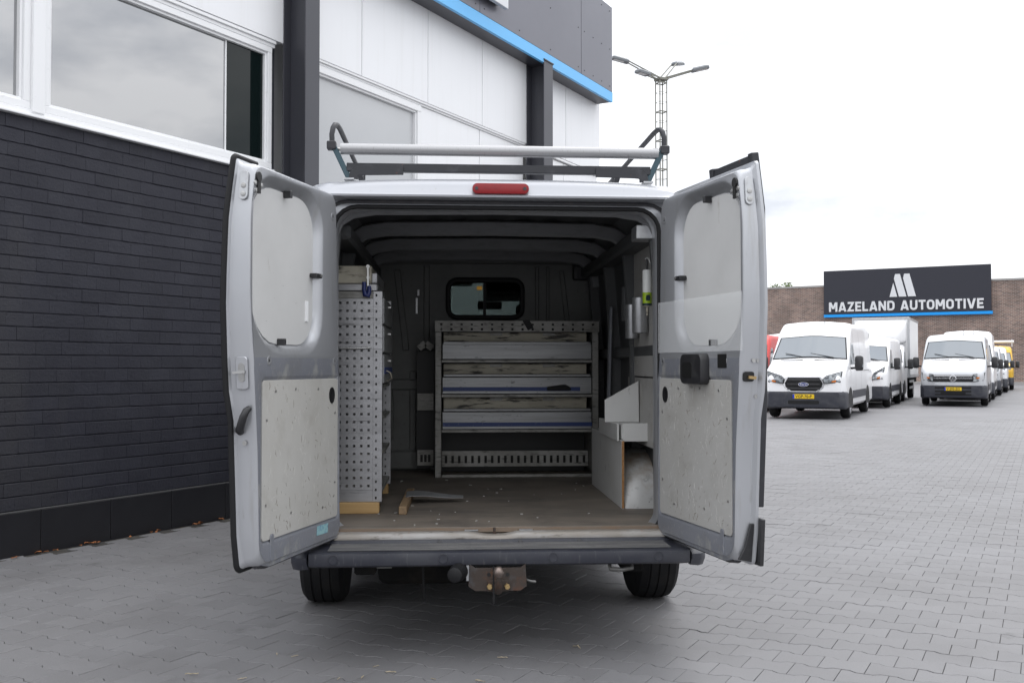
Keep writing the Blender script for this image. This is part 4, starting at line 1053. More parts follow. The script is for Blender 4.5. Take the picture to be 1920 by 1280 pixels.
# ------------------------------------------------------------------ rear doors
def door(side):
    left = side == 'left'
    if left: hx, hy, d = -.76, -.067, Vector((-.3072, -.9517))
    else: hx, hy, d = .775, -.045, Vector((.2018, -.9794))
    sg = 1 if left else -1
    P = lambda a, i, h: (a, sg * i, h)
    tab = [(.50, -.055), (.62, -.045), (1.0, -.030), (1.3, 0), (1.6, .022), (1.9, .022), (2.2, -.004)]
    def dl(h):
        if h <= tab[0][0]: return tab[0][1]
        for p, q in zip(tab, tab[1:]):
            if h <= q[0]: return lerp(p[1], q[1], (h - p[0]) / (q[0] - p[0]))
        return tab[-1][1]
    def th(h):      # body profile of the outer skin
        t_ = [(.5, .072), (.62, .086), (1.05, .092), (1.13, .088), (1.25, .104), (1.6, .102), (1.95, .092), (2.25, .066)]
        for p, q in zip(t_, t_[1:]):
            if h <= q[0]: return lerp(p[1], q[1], max(0, h - p[0]) / (q[0] - p[0])) * (1 if left else .84)
        return t_[-1][1]
    def wp(a, h):
        k = (a + .05) / .83
        return a + k * dl(h) + (1 - k) * (.012 + .062 * (h - .55) / 1.58)
    def outl(e, eb=None):
        eb = e if eb is None else eb
        k = min(1, max(0, e / .018))
        e *= .72 if left else .82
        return [(wp(a, h), h) for a, h in dense(-.05 - e * .3, .778 + e, .552 - eb, 2.128 + e, (.05 - .02 * k, .085 - .06 * k, .06 - .042 * k, .06 - .03 * k), 6, 14)]
    Ls = []
    for e, eb, f in ((-.030, -.030, lambda h: -.03), (0, 0, lambda h: 0), (.007, .006, lambda h: -.004), (.013, .010, lambda h: -.018), (.016, .012, lambda h: -th(h) + .022), (.022, .014, lambda h: -th(h) + .010), (.050, .022, lambda h: -th(h)), (.052, .023, lambda h: -th(h) - .012), (-.25, -.25, lambda h: -th(h) - .02)):
        Ls.append([P(a, f(h), h) for a, h in outl(e, eb)])
    D = MB().loft(Ls, True, False, True)
    # pressed inner skin: upper part with window aperture, lower part with trim recess
    sp = 1.372
    def reg(x0, x1, y0, y1, r): return [(wp(a, h), h) for a, h in dense(x0, x1, y0, y1, r, 6, 14)]
    up = reg(-.051, .779, sp, 2.129, (.002, .002, .06, .06))
    lo = reg(-.051, .779, .551, sp, (.05, .085, .002, .002))
    def win(e): return [(a, h) for a, h in dense(.205 - e, .765 + e, 1.432 - e, 2.066 + e, (.15 + e * .5, .22 + e * .5, .17 + e * .5, .14 + e * .5), 6, 14)]
    def brd(e): return [(a, h) for a, h in dense(-.012 - e, .706 + e, .640 - e, 1.278 + e, .018 + max(e, 0), 6, 14)]
    Ls = [[P(a, .0006, h) for a, h in up], [P(a, .0006, h) for a, h in win(.05)], [P(a, -.004, h) for a, h in win(.040)], [P(a, -.020, h) for a, h in win(.018)], [P(a, -.034, h) for a, h in win(.006)], [P(a, -.036, h) for a, h in win(-.02)]]
    D.loft(Ls)
    Ls = [[P(a, .0006, h) for a, h in lo], [P(a, .0006, h) for a, h in brd(.020)], [P(a, -.001, h) for a, h in brd(.014)], [P(a, -.008, h) for a, h in brd(.006)], [P(a, -.009, h) for a, h in brd(-.02)]]
    LOW = MB().loft(Ls)
    o = D.build('rear_door', 'silver', van, smooth=42)
    o.location = (hx, hy, 0); o.rotation_euler = (0, 0, math.atan2(d.y, d.x))
    LOW.build('lower_skin', 'silver_worn', o, smooth=42)
    MB().prism(win(.003), lambda a, b, t: P(a, t, b), -.037, -.030).build('window_panel', 'window_board', o)
    MB().prism(brd(.002), lambda a, b, t: P(a, t, b), -.010, -.0015).build('trim_board', 'trim_board' if left else 'trim_board_grey', o, bevel=.0015)
    # oval grip in the trim board
    ov = [(.055 + .026 * math.cos(R(20 * k)), 1.203 + .034 * math.sin(R(20 * k))) for k in range(18)]
    MB().loft([[P(.055 + (a - .055) * k, t, 1.203 + (h - 1.203) * k) for a, h in ov] for k, t in ((1.1, -.002), (1.1, .002), (.85, .0015), (.7, -.0012))], True, False, True).build('finger_hole', 'rubber', o, smooth=40)
    # clips holding the window board
    for a, h, sx, sz in ((.48, 2.062, .010, .030), (.205, 1.742, .030, .020), (.53, 1.438, .009, .028)):
        c = MB().box(a - sx, a + sx, min(sg * -.030, sg * .006), max(sg * -.030, sg * .006), h - sz * .5, h + sz * .5)
        cl_ = c.build('clip', 'black_plastic', o, bevel=.003)
        if sx > .02: MB().lathe([(.007, 0), (.007, .003)], P(a - .018, .006, h), P(0, 1, 0), 8).build('screw', 'steel', cl_)
    # scratches and knocks in the trim board
    rs = random.Random(61 if left else 62)
    for mat, n_, l0, l1, w0 in (('print_black', 20, .004, .013, .0012), ('scratch_pale', 120, .006, .045, .0008), ('grime', 70, .008, .035, .0030)):
        sc_ = MB()
        for _ in range(n_):
            a, h = rs.uniform(.02, .68), .66 + .60 * rs.random() ** (1.0 if mat != 'grime' else 1.5); an = rs.gauss(1.4, .5); l = rs.uniform(l0, l1); w_ = w0 * rs.uniform(.5, 1.6)
            ca_, sa_ = math.cos(an), math.sin(an); bend = rs.gauss(0, l * .12)
            q = [(-l / 2, -w_ * .2), (0, -w_ / 2 + bend), (l / 2, -w_ * .2), (l / 2, w_ * .2), (0, w_ / 2 + bend), (-l / 2, w_ * .2)]
            sc_.prism([(a + x * ca_ - y * sa_, h + x * sa_ + y * ca_) for x, y in q], lambda a_, b_, t: P(a_, t, b_), -.0015, -.0012)
        tag(sc_.build('scratches', mat, o), kind='stuff')
    # screws in the trim board
    for a, h in ((.02, 1.12), (.02, .80), (.20, 1.235), (.42, 1.24), (.60, 1.235), (.675, 1.12), (.68, .78), (.15, .70), (.46, .72)):
        MB().lathe([(.006, 0), (.006, .002)], P(a, -.0016, h), P(0, 1, 0), 8).build('screw', 'steel', o)
    # pressed holes of the door skin
    for a, h in ((.055, 2.03), (.03, 1.36), (.66, 1.36)):
        MB().lathe([(.020, .0004), (.018, .0014), (.012, .0016), (.010, .0012)], P(a, .0008, h), P(0, 1, 0), 14).build('pressed_hole', 'silver', o, smooth=40)
        MB().lathe([(.006, .0012), (.006, .0020)], P(a, 0, h), P(0, 1, 0), 8).build('plug', 'print_black', o)
    # roller catch at the top
    m = MB(); m.lathe([(.020, 0), (.020, .010)], P(.762, -.001, 2.085), P(0, 1, 0), 12)
    m.box(.750, .772, min(sg * -.001, sg * .008), max(sg * -.001, sg * .008), 2.02, 2.075)
    k_ = m.build('top_catch', 'print_black', o)
    for a, h in ((.735, 2.055), (.782, 2.058), (.775, 2.03)):
        MB().lathe([(.010, 0), (.010, .004), (.004, .005)], P(a, .0005, h), P(0, 1, 0), 10).build('screw', 'steel', k_)
    # shut face: stay plate with two screws
    ef = lambda h: wp(.778, h) + .017
    h0 = 2.07
    def SF(i, h, t): return P(ef(h) + t, i, h)
    sp_ = MB().prism(rr(-.055, -.018, 1.99, 2.105, .017, 4), lambda a, b, t: SF(a, b, t), -.004, .004).build('stay_plate', 'galvanised', o, bevel=.001)
    for h in (2.012, 2.045): MB().lathe([(.011, 0), (.011, .003), (.005, .004)], SF(-.036, h, .0035), (1, 0, 0), 10).build('screw', 'steel', sp_)
    # weather strip along the free edge and along the bottom
    e1 = [q for q in outl(.050, .022)]
    edge = [(a, h) for a, h in e1 if a > .60]
    if left:
        edge.sort(key=lambda q: q[1])
        edge = [q for q in edge if q[0] > .72 or q[1] < .56 or q[1] > 2.12]
        MB().tube([P(a + .002, -th(h) - .004, h) for a, h in edge], .0115, 8).build('weather_strip', 'rubber', o, smooth=50)
    MB().tube([P(-.04, -.030, .536), P(.30, -.034, .532), P(.62, -.034, .532), P(.70, -.036, .545)], .016, 8).build('bottom_seal', 'rubber_grey', o, smooth=50)
    MB().prism([(-.04, .536), (.64, .530), (.70, .545), (.64, .556), (-.02, .552)], lambda a, b, t: P(a, t, b), -.05, -.006).build('bottom_flange', 'silver_worn', o)
    MB().prism(rr(.615, .645, .55, .66, .012, 3), lambda a, b, t: P(a, t, b), 0, .004).build('bottom_stop', 'silver_worn', o, bevel=.001)
    if left:
        lt = MB().prism(rr(-.070, -.018, 1.245, 1.375, .012, 4), lambda a, b, t: SF(a, b, t), -.002, .006).build('latch_plate', 'silver', o, bevel=.003)
        MB().prism(rr(-.056, -.030, 1.275, 1.35, .012, 4), lambda a, b, t: SF(a, b, t), .004, .008).build('latch_insert', 'steel', lt)
        MB().bar(SF(-.025, 1.315, .012), SF(-.075, 1.312, .016), .008, .010).build('latch_bolt', 'steel', lt)
        hd = MB().tube([SF(-.018, 1.172, .004), SF(-.020, 1.165, .022), SF(-.030, 1.140, .030), SF(-.045, 1.105, .026), SF(-.058, 1.085, .014), SF(-.060, 1.078, .002)], [.012, .014, .015, .016, .017, .014], 10)
        hd.build('pull_handle', 'black_plastic', o, smooth=50)
        MB().lathe([(.010, 0), (.010, .003)], SF(-.045, 1.035, .001), (1, 0, 0), 10).build('bump_stop', 'steel', o)
        st = MB().prism([(.10, .580), (.215, .583), (.21, .625), (.095, .622)], lambda a, b, t: P(a, t, b), .0016, .0022).build('old_sticker', 'sticker_teal', o)
        MB().box(.255, .275, min(sg * -.030, sg * -.024), max(sg * -.030, sg * -.024), 1.535, 1.625).build('window_slot', 'white_frame', o)
    else:
        MB().box(-.015, .812, -.0042, -.0016, 1.40, 1.640).build('perspex_sheet', 'perspex', o)
        hs = MB(); hs.loft([[P(.41 + a, t, 1.325 + b) for a, b in rr(-.108 * k, .108 * k, -.068 * k, .068 * k, .03, 4)] for k, t in ((1, .0), (1, .030), (.94, .040))], True, False, True)
        hs.build('inner_handle', 'black_plastic', o, smooth=40)
        MB().prism(rr(.335, .425, 1.285, 1.355, .012, 3), lambda a, b, t: P(a, t, b), .038, .0425).build('handle_recess', 'print_black', o)
        MB().box(.598, .676, -.0028, -.0004, 1.330, 1.388).build('access_hole', 'print_black', o)
        lt = MB().prism(rr(-.058, -.010, 1.275, 1.315, .010, 3), lambda a, b, t: SF(a, b, t), -.002, .004).build('latch_slot', 'print_black', o)
        MB().bar(SF(-.030, 1.293, .008), SF(-.062, 1.290, .010), .012, .012).build('latch_hook', 'bolt_yellow', lt)
        for i, h in ((-.055, 1.36), (-.075, 1.36), (-.072, 1.215)): MB().lathe([(.009, 0), (.009, .002)], SF(i, h, .0012), (1, 0, 0), 10).build('bump_stop', 'steel', o)
        MB().prism([(-.004, .555), (-.075, .54), (-.078, .70), (-.055, .70), (-.030, .60)], lambda a, b, t: SF(a, b, t), .004, .016).build('corner_seal', 'black_plastic', o, bevel=.003)
        MB().prism([(-th(.6) - .012, .53), (-th(.6) - .03, .53), (-th(.7) - .03, .72), (-th(.7) - .012, .72)], lambda a, b, t: SF(a, b, t), -.05, .050).build('corner_guard', 'black_plastic', o, bevel=.003)
        # ladder on the outside of this door
        ld = MB()
        for a in (.30, .66):
            ld.tube([P(a, -.15, .75), P(a, -.17, 1.2), P(a, -.165, 2.0), P(a, -.135, 2.235)], 1, sq=(.035, .035))
        ld.build('door_ladder', 'rack_black', o, bevel=.003)
        for h in (.95, 1.25, 1.55, 1.85, 2.212): MB().bar(P(.30, -.16 if h < 2.1 else -.142, h), P(.66, -.16 if h < 2.1 else -.142, h), .030, .030).build('ladder_rung', 'rack_black', o)
    return o
door('left'); door('right')
# ================================================================== ROOF RACK
rk = thing('roof_rack', 'black steel roof rack with aluminium loading roller on top of the silver van', 'roof rack', (0, .1, 2.24))
def rl(p): return (p[0], p[1] - .1, p[2] - 2.24)
for s_, xo in ((-1, 0), (1, .022)):
    X = lambda v: s_ * v + xo
    path = [(X(.722), .10, 2.245), (X(.805), .10, 2.42)]
    up = MB().tube([rl(p) for p in path], 1, sq=(.026, .034)).build('upright', 'rack_teal', rk, bevel=.003)
    hoop = [(X(.806), .10, 2.42), (X(.808), .10, 2.465), (X(.803), .108, 2.498), (X(.797), .128, 2.518), (X(.790), .165, 2.526), (X(.785), .24, 2.526), (X(.785), .9, 2.526), (X(.785), 2.0, 2.526), (X(.785), 2.9, 2.526)]
    MB().tube([rl(p) for p in hoop], .0130, 10).build('side_rail', 'rack_black', rk, smooth=45)
    b = MB().box(X(.808) - .022, X(.808) + .022, -.028, .024, 2.388 - 2.24, 2.428 - 2.24).build('roller_block', 'rack_black', rk, bevel=.004)
    MB().tube([rl((X(.80), .10, 2.395)), rl((X(.755), .10, 2.392))], .009, 8).build('axle_bolt', 'steel', b, smooth=40)
    for y in (1.3, 2.5):
        MB().tube([rl((X(.70), y, 2.24)), rl((X(.78), y, 2.50))], 1, sq=(.03, .03)).build('upright', 'rack_black', rk)
        MB().tube([rl((X(.748), y - .02, 2.24)), rl((X(.748), y - .02, 2.52))], .006, 6).build('stay_rod', 'rack_black', rk)
    # mounting foot: bent flat bar
    ft = [(X(.700), .075, 2.243), (X(.698), .075, 2.268), (X(.680), .075, 2.281), (X(.655), .075, 2.284), (X(.46), .075, 2.288)]
    MB().tube([rl(p) for p in ft], 1, sq=(.045, .009)).build('mounting_foot', 'rack_black', rk, bevel=.002)
    MB().box(X(.722) - .024, X(.722) + .024, -.03, .03, .0, .008).build('base_plate', 'galvanised', rk)
for y, z in ((.10, 2.303), (1.3, 2.30), (2.5, 2.30)):
    MB().bar(rl((-.735, y, z)), rl((.757, y, z - .001)), .04, .040).build('cross_bar', 'rack_black', rk, bevel=.003)
MB().tube([rl((-.765, .10, 2.394)), rl((.797, .10, 2.391))], .0275, 24).build('roller', 'roller_alu', rk, smooth=40)

# ================================================================== LEFT TOOL RACK
tk = thing('tool_shelving', 'dented aluminium shelving with perforated end panel along the left van wall', 'shelving', (-.74, .49, .57))
def tl(x, y, z): return (x + .74, y - .49, z - .57)
# perforated end panel (real holes)
def stepgrid(a0, a1, n, h, m0):
    p = (a1 - a0 - 2 * m0) / (n - 1); g = [a0]
    for k in range(n): c = a0 + m0 + k * p; g += [c - h / 2, c + h / 2]
    return g + [a1]
xs = stepgrid(-.865, -.634, 6, .0125, .022); zs = stepgrid(.690, 1.690, 24, .0125, .022)
odd = lambda i, j: i % 2 == 1 and j % 2 == 1
pn = MB().holes(xs, zs, lambda a, b, d: tl(a, d, b), .488, .492, odd).build('end_panel', 'alu', tk)
m = MB().box(*[v for ab in zip(tl(-.865, .488, .629), tl(-.634, .492, .689)) for v in ab]); m.build('kick_plate', 'alu', tk)
MB().box(*[v for ab in zip(tl(-.865, .486, 1.691), tl(-.634, .492, 1.728)) for v in ab]).build('top_plate', 'alu_dirty', tk, bevel=.002)
def post(y0):
    m = MB()
    xs = [-.633, -.622, -.613, -.590]; 
    zs = stepgrid(.629, 1.728, 26, .013, .02)
    m.holes(xs, zs, lambda a, b, d: tl(a, d, b), y0, y0 + .003, lambda i, j: i == 1 and j % 2 == 1)
    ys = [y0, y0 + .012, y0 + .022, y0 + .036]
    m.holes(ys, zs, lambda a, b, d: tl(d, a, b), -.590, -.587, lambda i, j: i == 1 and j % 2 == 1)
    return m.build('post', 'alu', tk)
post(.487); post(1.28)
MB().box(*[v for ab in zip(tl(-.865, 1.29, .629), tl(-.64, 1.30, 1.728)) for v in ab]).build('end_panel', 'alu', tk)
MB().box(*[v for ab in zip(tl(-.868, .50, .629), tl(-.864, 1.29, 1.72)) for v in ab]).build('back_panel', 'alu_dirty', tk)
for z in (.66, .86, 1.05, 1.22):
    MB().box(*[v for ab in zip(tl(-.86, .495, z), tl(-.592, 1.288, z + .018)) for v in ab]).build('shelf', 'alu_dirty', tk, bevel=.003)
for z0, z1, tape in ((1.245, 1.40, True), (1.41, 1.55, False), (1.56, 1.70, False)):
    d_ = MB().box(*[v for ab in zip(tl(-.85, .53, z0), tl(-.578, 1.27, z1)) for v in ab]).build('drawer', 'alu_drawer', tk, bevel=.004)
    if tape: MB().box(*[v for ab in zip(tl(-.579, .535, z0 + .05), tl(-.5765, 1.265, z0 + .085)) for v in ab]).build('blue_tape', 'blue_tape', d_)
    MB().box(*[v for ab in zip(tl(-.579, .85, z1 - .04), tl(-.560, .95, z1 - .028)) for v in ab]).build('drawer_pull', 'steel', d_, bevel=.002)
# timber feet
for y in (.462, 1.27):
    MB().box(*[v for ab in zip(tl(-.868, y, .5705), tl(-.600, y + .09, .628)) for v in ab]).build('timber_foot', 'pine', tk, bevel=.003)
# tray on top
bx = thing('metal_case', 'battered cream and aluminium case on top of the perforated shelving', 'case', (-.74, .50, 1.7285))
def bl_(x0, x1, y0, y1, z0, z1): return MB().box(x0 + .74, x1 + .74, y0 - .50, y1 - .50, z0 - 1.7285, z1 - 1.7285)
bl_(-.865, -.645, .50, 1.05, 1.772, 1.864).build('case_body', 'cream_dirty', bx, bevel=.004)
bl_(-.865, -.612, .494, 1.06, 1.729, 1.771).build('tray', 'alu', bx, bevel=.006)
bl_(-.644, -.614, .505, 1.05, 1.772, 1.828).build('case_side', 'alu', bx, bevel=.004)
# blue handled ratchet tool hanging on the case
tt = thing('hand_tool', 'ratchet tool with dark blue grips hanging on the metal case', 'hand tool', (-.66, .47, 1.72))
def th_(p): return (p[0] + .66, p[1] - .47, p[2] - 1.72)
MB().tube([th_((-.662, .478, 1.858)), th_((-.661, .474, 1.80)), th_((-.660, .470, 1.752))], 1, sq=(.012, .006)).build('shank', 'steel', tt, bevel=.002)
MB().lathe([(.010, 0), (.010, .008)], th_((-.662, .484, 1.858)), (0, -1, 0), 12).build('pivot', 'steel', tt)
MB().lathe([(.009, 0), (.009, .008)], th_((-.661, .480, 1.800)), (0, -1, 0), 12).build('pivot', 'steel', tt)
MB().tube([th_((-.680, .466, 1.776)), th_((-.680, .464, 1.735)), th_((-.674, .462, 1.708)), th_((-.660, .462, 1.704)), th_((-.654, .464, 1.722)), th_((-.654, .467, 1.755))], [.011, .012, .013, .014, .012, .010], 10).build('grip', 'blue_grip', tt, smooth=60)
# steel rod lying through the panel holes
rd = MB().tube([(.0, 0, 0), (.12, -.003, -.003), (.20, .004, .002)], .005, 8).build('steel_rod', 'steel', None, smooth=50)
rd.location = (-.845, .470, 1.432); tag(rd, 'thin bright steel rod hooked across the perforated end panel', 'rod')
# loose papers / fittings on rack shelf
cb = MB().tube([(0, 0, 0), (.02, -.02, .015), (.045, -.01, 0), (.05, .03, -.03), (.02, .06, -.045)], .004, 6).build('cable_loop', 'cream_dirty', None, smooth=60)
cb.location = (-.600, .70, 1.30); tag(cb, 'short pale cable loop dangling from the shelving drawers', 'cable')

# ================================================================== DRAWER UNIT against the bulkhead
du = thing('drawer_unit', 'grey aluminium drawer unit with blue striped drawers against the bulkhead', 'drawer unit', (.24, 2.1, .57))
def dbx(x0, x1, y0, y1, z0, z1): return MB().box(x0 - .24, x1 - .24, y0 - 2.1, y1 - 2.1, z0 - .57, z1 - .57)
dl_ = lambda a, d, b: (a - .24, d - 2.1, b - .57)
for x0, x1 in ((-.331, -.286), (.757, .803)):
    dbx(x0, x1, 2.10, 2.13, .5705, 1.572).build('post', 'alu_dirty', du, bevel=.004)
    dbx(x0 + .004, x1 - .004, 2.13, 2.54, .60, 1.60).build('side_panel', 'alu_dirty', du)
xs = stepgrid(-.331, .806, 16, .016, .042); zs = [1.573, 1.582, 1.598, 1.617, 1.633, 1.648]
MB().holes(xs, zs, lambda a, b, d: dl_(a, d, b), 2.096, 2.101, lambda i, j: i % 2 == 1 and j in (1, 3)).build('top_rail', 'alu_dirty', du)
dbx(-.331, .806, 2.104, 2.54, 1.630, 1.648).build('top_board', 'alu_dirty', du)
dbx(-.285, .756, 2.11, 2.12, 1.58, 1.629).build('rail_backing', 'rubber', du)
dbx(-.285, .756, 2.50, 2.54, .572, 1.60).build('back_panel', 'print_black', du)
for z in (1.369, 1.131, .889):
    dbx(-.285, .756, 2.099, 2.53, z - .010, z + .010).build('shelf', 'alu_dirty', du, bevel=.002)
for z0, z1, zt, x1t in ((1.383, 1.505, None, 0), (1.145, 1.281, 1.178, .672), (.902, 1.043, .935, .754)):
    dr = dbx(-.280, .752, 2.092, 2.45, z0, z1 - .022).build('drawer', 'alu_drawer', du, bevel=.003)
    dbx(-.274, .746, 2.098, 2.14, z1 - .019, z1).build('drawer_lip', 'alu_drawer', dr, bevel=.004)
    m = MB()
    for k in range(5):
        zz = z0 + .055 + k * .011
        m.box(-.278 - .24, .750 - .24, 2.0895 - 2.1, 2.093 - 2.1, zz - .57, zz + .006 - .57)
    m.build('drawer_ridge', 'alu_drawer', dr)
    if zt: dbx(-.276, x1t, 2.0888, 2.0918, zt - .014, zt + .014).build('blue_stripe', 'blue_tape', dr)
for z0, z1 in ((1.506, 1.57), (1.285, 1.352), (1.048, 1.118)):
    c = dbx(-.272, .728, 2.17, 2.20, z0 - .03, z1).build('drawer_back', 'cream_dirty', du, bevel=.002)
    for x in (.05, .42): dbx(x, x + .085, 2.160, 2.1695, z1 - .022, z1 - .002).build('label_holder', 'alu_dirty', c)
xs = stepgrid(-.285, .756, 22, .018, .03); zs = [.626, .650, .662, .690, .702, .726, .736]
def kh(i, j): return i % 2 == 1 and j in (1, 2, 3)
MB().holes(xs, zs, lambda a, b, d: dl_(a, d, b), 2.30, 2.304, kh).build('lower_rail', 'alu_dirty', du)
dbx(-.285, .756, 2.099, 2.125, .5705, .592).build('foot_bar', 'alu_dirty', du, bevel=.003)
# fishbone side board left of the unit
dbx(-.465, -.34, 2.46, 2.50, .60, 1.45).build('side_board', 'print_black', du)
xs = stepgrid(-.46, -.345, 3, .018, .03)
MB().holes(xs, zs, lambda a, b, d: dl_(a, d, b), 2.40, 2.404, kh).build('side_rail', 'alu_dirty', du)
dbx(-.46, -.345, 2.40, 2.405, 1.02, 1.14).build('side_rail', 'alu_dirty', du)
m = MB().bar(dl_(-.452, 2.38, 1.46), dl_(-.402, 2.38, 1.50), .05, .02, (0, -1, 0)); m.bar(dl_(-.402, 2.38, 1.50), dl_(-.352, 2.38, 1.46), .05, .02, (0, -1, 0))
m.build('angle_bracket', 'alu_dirty', du, bevel=.003)
tg = MB().add([(0, 0, 0), (.045, -.004, .004), (.075, -.012, -.055), (.035, -.010, -.070)], [(0, 1, 2, 3)])
tg = MB().loft([[(0, 0, 0), (.05, 0, .002), (.078, 0, -.050), (.040, 0, -.070)], [(0, .004, 0), (.05, .004, .002), (.078, .004, -.050), (.040, .004, -.070)]], True, True, True).build('black_tape', 'rubber', None)
tg.location = (.270, 2.090, 1.652); tag(tg, 'strip of black tape hanging over the top rail of the drawer unit', 'tape')
gl = MB().prism([(0, 0), (.165, .002), (.163, .022), (.125, .042), (.0, .026)], lambda a, b, d: (a, d, b), 0, .03).build('black_pouch', 'vest', None, bevel=.006)
gl.location = (.440, 2.056, 1.168); tag(gl, 'flat black pouch stuck to the blue stripe of the middle drawer', 'pouch')

# ================================================================== WORKBENCH over the right wheel arch
wb = thing('workbench', 'low white melamine bench built over the right wheel arch', 'bench', (.78, .55, .57))
def wbx(x0, x1, y0, y1, z0, z1): return MB().box(x0 - .78, x1 - .78, y0 - .55, y1 - .55, z0 - .57, z1 - .57)
sb_ = wbx(.692, .706, .556, 1.67, .5705, .936).build('side_board', 'melamine', wb, bevel=.001)
wbx(.6925, .7055, .5545, .5555, .573, .934).build('board_edge', 'chipboard', sb_)
tp = [(.705, .585), (.64, 1.28), (.64, 1.30), (.88, 1.30), (.88, .585)]
tb2 = MB().prism([(a - .78, b - .55) for a, b in ((.700, .600), (.688, 1.26), (.86, 1.26), (.86, .600))], lambda a, b, d: (a, b, d), .940 - .57, 1.020 - .57).build('bench_top', 'melamine', wb, bevel=.002)
wbx(.705, .865, .590, .602, .928, 1.026).build('front_edge', 'melamine', wb, bevel=.002)
wbx(.676, .687, .605, 1.262, .930, 1.022).build('side_edge', 'melamine', wb, bevel=.002)
wbx(.708, .86, 1.2, 1.67, .920, .936).build('rear_top', 'melamine', wb, bevel=.001)
tz = MB().prism([(0, 0), (.195, 0), (.192, .232), (0, .125)], lambda a, b, d: (a, d, b), 0, .012).build('trapezoid_board', 'melamine', None, bevel=.0015)
tz.location = (.640, .80, 1.0215); tag(tz, 'white board with slanted top edge standing on the low bench', 'board')

# things on the right hand wall
def wall_tube(x, y, z0, z1, r, label, mat='galvanised'):
    o = MB().lathe([(r * .96, 0), (r, .002), (r, z1 - z0 - .002), (r * .93, z1 - z0), (r * .90, z1 - z0 - .04), (r * .9, .02)], (0, 0, 0), (0, 0, 1), 24, False).build('metal_tube_holder', mat, None, smooth=45)
    o.location = (x, y, z0); tag(o, label, 'tube holder'); return o
wall_tube(.795, .80, 1.492, 1.684, .036, 'lower bright steel tube holder on the right lining board')
wall_tube(.792, .545, 1.515, 1.706, .042, 'wider scratched steel tube holder beside the sealant cartridge')
wall_tube(.805, 1.02, 1.60, 1.80, .032, 'dark far tube holder on the right lining board', 'cargo_paint')
ct = thing('sealant_cartridge', 'white and lime green sealant cartridge hanging on the right lining board', 'cartridge', (.79, .34, 1.60))
MB().lathe([(.004, 0), (.006, .04), (.008, .045), (.023, .048), (.024, .052)], (0, 0, 0), (0, 0, 1), 16).build('nozzle', 'cream_dirty', ct, smooth=40)
MB().lathe([(.024, .050), (.0245, .052), (.0245, .062), (.024, .062)], (0, 0, 0), (0, 0, 1), 20).build('green_band', 'cartridge_dark', ct, smooth=40)
MB().lathe([(.024, .062), (.024, .118)], (0, 0, 0), (0, 0, 1), 20).build('green_sleeve', 'cartridge_green', ct, smooth=40)
MB().lathe([(.024, .118), (.024, .232), (.022, .236)], (0, 0, 0), (0, 0, 1), 20).build('white_sleeve', 'cartridge_white', ct, smooth=40)
MB().prism([(-.010, .075), (.010, .075), (.012, .09), (.008, .105), (-.008, .105), (-.012, .09)], lambda a, b, d: (a, d, b), -.0255, -.022).build('print_badge', 'cartridge_dark', ct)
MB().tube([(0, 0, .236), (.0, 0, .285), (-.004, 0, .29)], .006, 8).build('plunger_hook', 'black_plastic', ct)
MB().tube([(-.012, -.004, .292), (.0, -.004, .300), (.010, -.004, .288), (.016, -.004, .27)], .0025, 6).build('white_string', 'cartridge_white', ct)
wr_ = MB().tube([(0, 0, 0), (-.02, .01, .02), (-.035, .05, .045), (-.038, .12, .075), (-.032, .18, .10)], .0022, 6).build('wire_hook', 'steel', None)
wr_.location = (.836, .40, 1.71); tag(wr_, 'thin bent wire hook sticking out of the right lining board', 'hook')

# loose things on the load floor
pk = MB().box(-.021, .021, -.40, .40, 0, .042).build('timber_batten', 'old_wood', None, bevel=.003)
pk.location = (-.468, .80, .5705); pk.rotation_euler = (0, 0, R(-1)); pk.scale = (1, .95, 1); tag(pk, 'short brown timber batten lying on the plywood load floor', 'batten')
L2 = []
for k in range(11):
    t = k / 10; x = .32 * t; z = .030 - .018 * t + .010 * math.sin(t * 5) * (1 - t)
    w0, w1 = .085 * (1 - .75 * t * t), -.10 * (1 - .85 * t)
    L2.append([(x, w1, z), (x, lerp(w1, w0, .5), z + .004), (x, w0, z + .008), (x, w0, z + .0065), (x, lerp(w1, w0, .5), z + .0025), (x, w1, z - .0015)])
sh = MB().loft(L2, True, True, True).build('sheet_metal_offcut', 'galvanised', None, smooth=60)
sh.location = (-.475, .88, .585); tag(sh, 'bent pointed sheet metal offcut leaning on the timber batten', 'metal sheet')
# wood chips and paper scraps on the floor
db = MB(); rd_ = random.Random(11)
for k in range(34):
    x, y = rd_.uniform(-.6, .66), rd_.uniform(.05, 1.95); a = rd_.random() * 6.3; l = rd_.uniform(.003, .009); w = rd_.uniform(.0015, .003)
    c, s_ = math.cos(a), math.sin(a)
    db.loft([[(x + c * p * l - s_ * q * w, y + s_ * p * l + c * q * w, z) for p, q in ((-1, -1), (1, -.6), (1, .8), (-1, 1))] for z in (.5708, .5730)], True, True, True)
db = db.build('floor_debris', 'melamine'); tag(db, 'pale chips and scraps scattered over the plywood load floor', 'debris', kind='stuff')

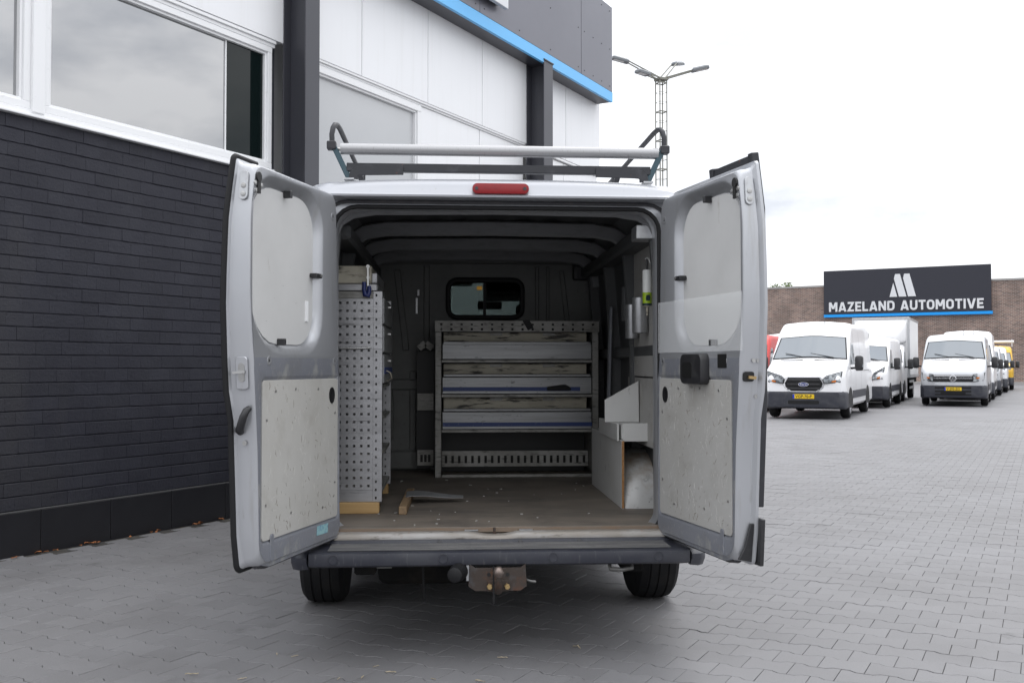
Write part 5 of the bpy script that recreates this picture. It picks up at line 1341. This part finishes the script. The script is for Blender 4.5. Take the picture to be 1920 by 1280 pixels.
# ================================================================== LEAVES AND STRAW on the paving
def leaf_mesh(name, l, w, n, seed):
    rg = random.Random(seed); top = []
    for k in range(n + 1):
        t = k / n; hw = w * math.sin(math.pi * min(.97, t + .03)) ** .8 * (1 + rg.uniform(-.25, .25))
        z = .004 + .010 * rg.random() + .006 * math.sin(t * 3)
        top.append([((t - .5) * l, -hw, z + .004 * rg.random()), ((t - .5) * l, 0, z - .002), ((t - .5) * l, hw, z + .006 * rg.random())])
    v = MB().loft([r + [(p[0], p[1], p[2] - .0012) for p in r[::-1]] for r in top], True, True, True)
    return v.mesh(name)
leafs = [leaf_mesh('dry_leaf', .05, .017, 5, k) for k in range(4)]
straws = [leaf_mesh('straw', .075, .006, 5, 20 + k) for k in range(4)]
def put(mesh, name, mat, x, y, label, cat, group, sc=1):
    o = bpy.data.objects.new(name, mesh)
    if not mesh.materials: mesh.materials.append(MATS[mat])
    COL.objects.link(o); o.location = (x, y, 0); o.rotation_euler = (0, 0, rng.random() * 6.28); o.scale = (sc, sc, sc)
    tag(o, label, cat, group)
# brown leaves in the corner of the plinth
for s0, n in ((.10, 2), (.32, 4), (.72, 7), (1.02, 1), (1.35, 3), (1.78, 4), (2.05, 2)):
    for k in range(n):
        p = F0 + FD * (s0 + rng.gauss(0, .045)) + FN * (.035 + abs(rng.gauss(0, .022)))
        put(leafs[rng.randrange(4)], 'dry_leaf', 'leaf_brown', p.x, p.y, 'curled brown leaf lying against the dark plinth tiles', 'leaf', 'leaves along the plinth', rng.uniform(.6, 1.0))
# straw bits on the near paving
SP = [(-1.02, -.02), (-.93, -.10), (-.55, -.28), (-.72, -.45), (-.58, -.42), (-.45, -.38), (-.30, -.50), (-.52, -.58), (-.38, -.62), (-.08, -.52), (-.62, -.60), (-.82, -.58), (-.95, -.52), (-1.15, -.45), (.35, -.02), (-1.35, -.40), (.0, -.18)]
for x, y in SP:
    k = rng.randrange(4)
    put(straws[k], 'straw', 'straw', x + rng.gauss(0, .02), y + rng.gauss(0, .02), 'pale straw fragment lying on the paving behind the silver van', 'straw', 'straw on the paving', rng.uniform(.4, .8))
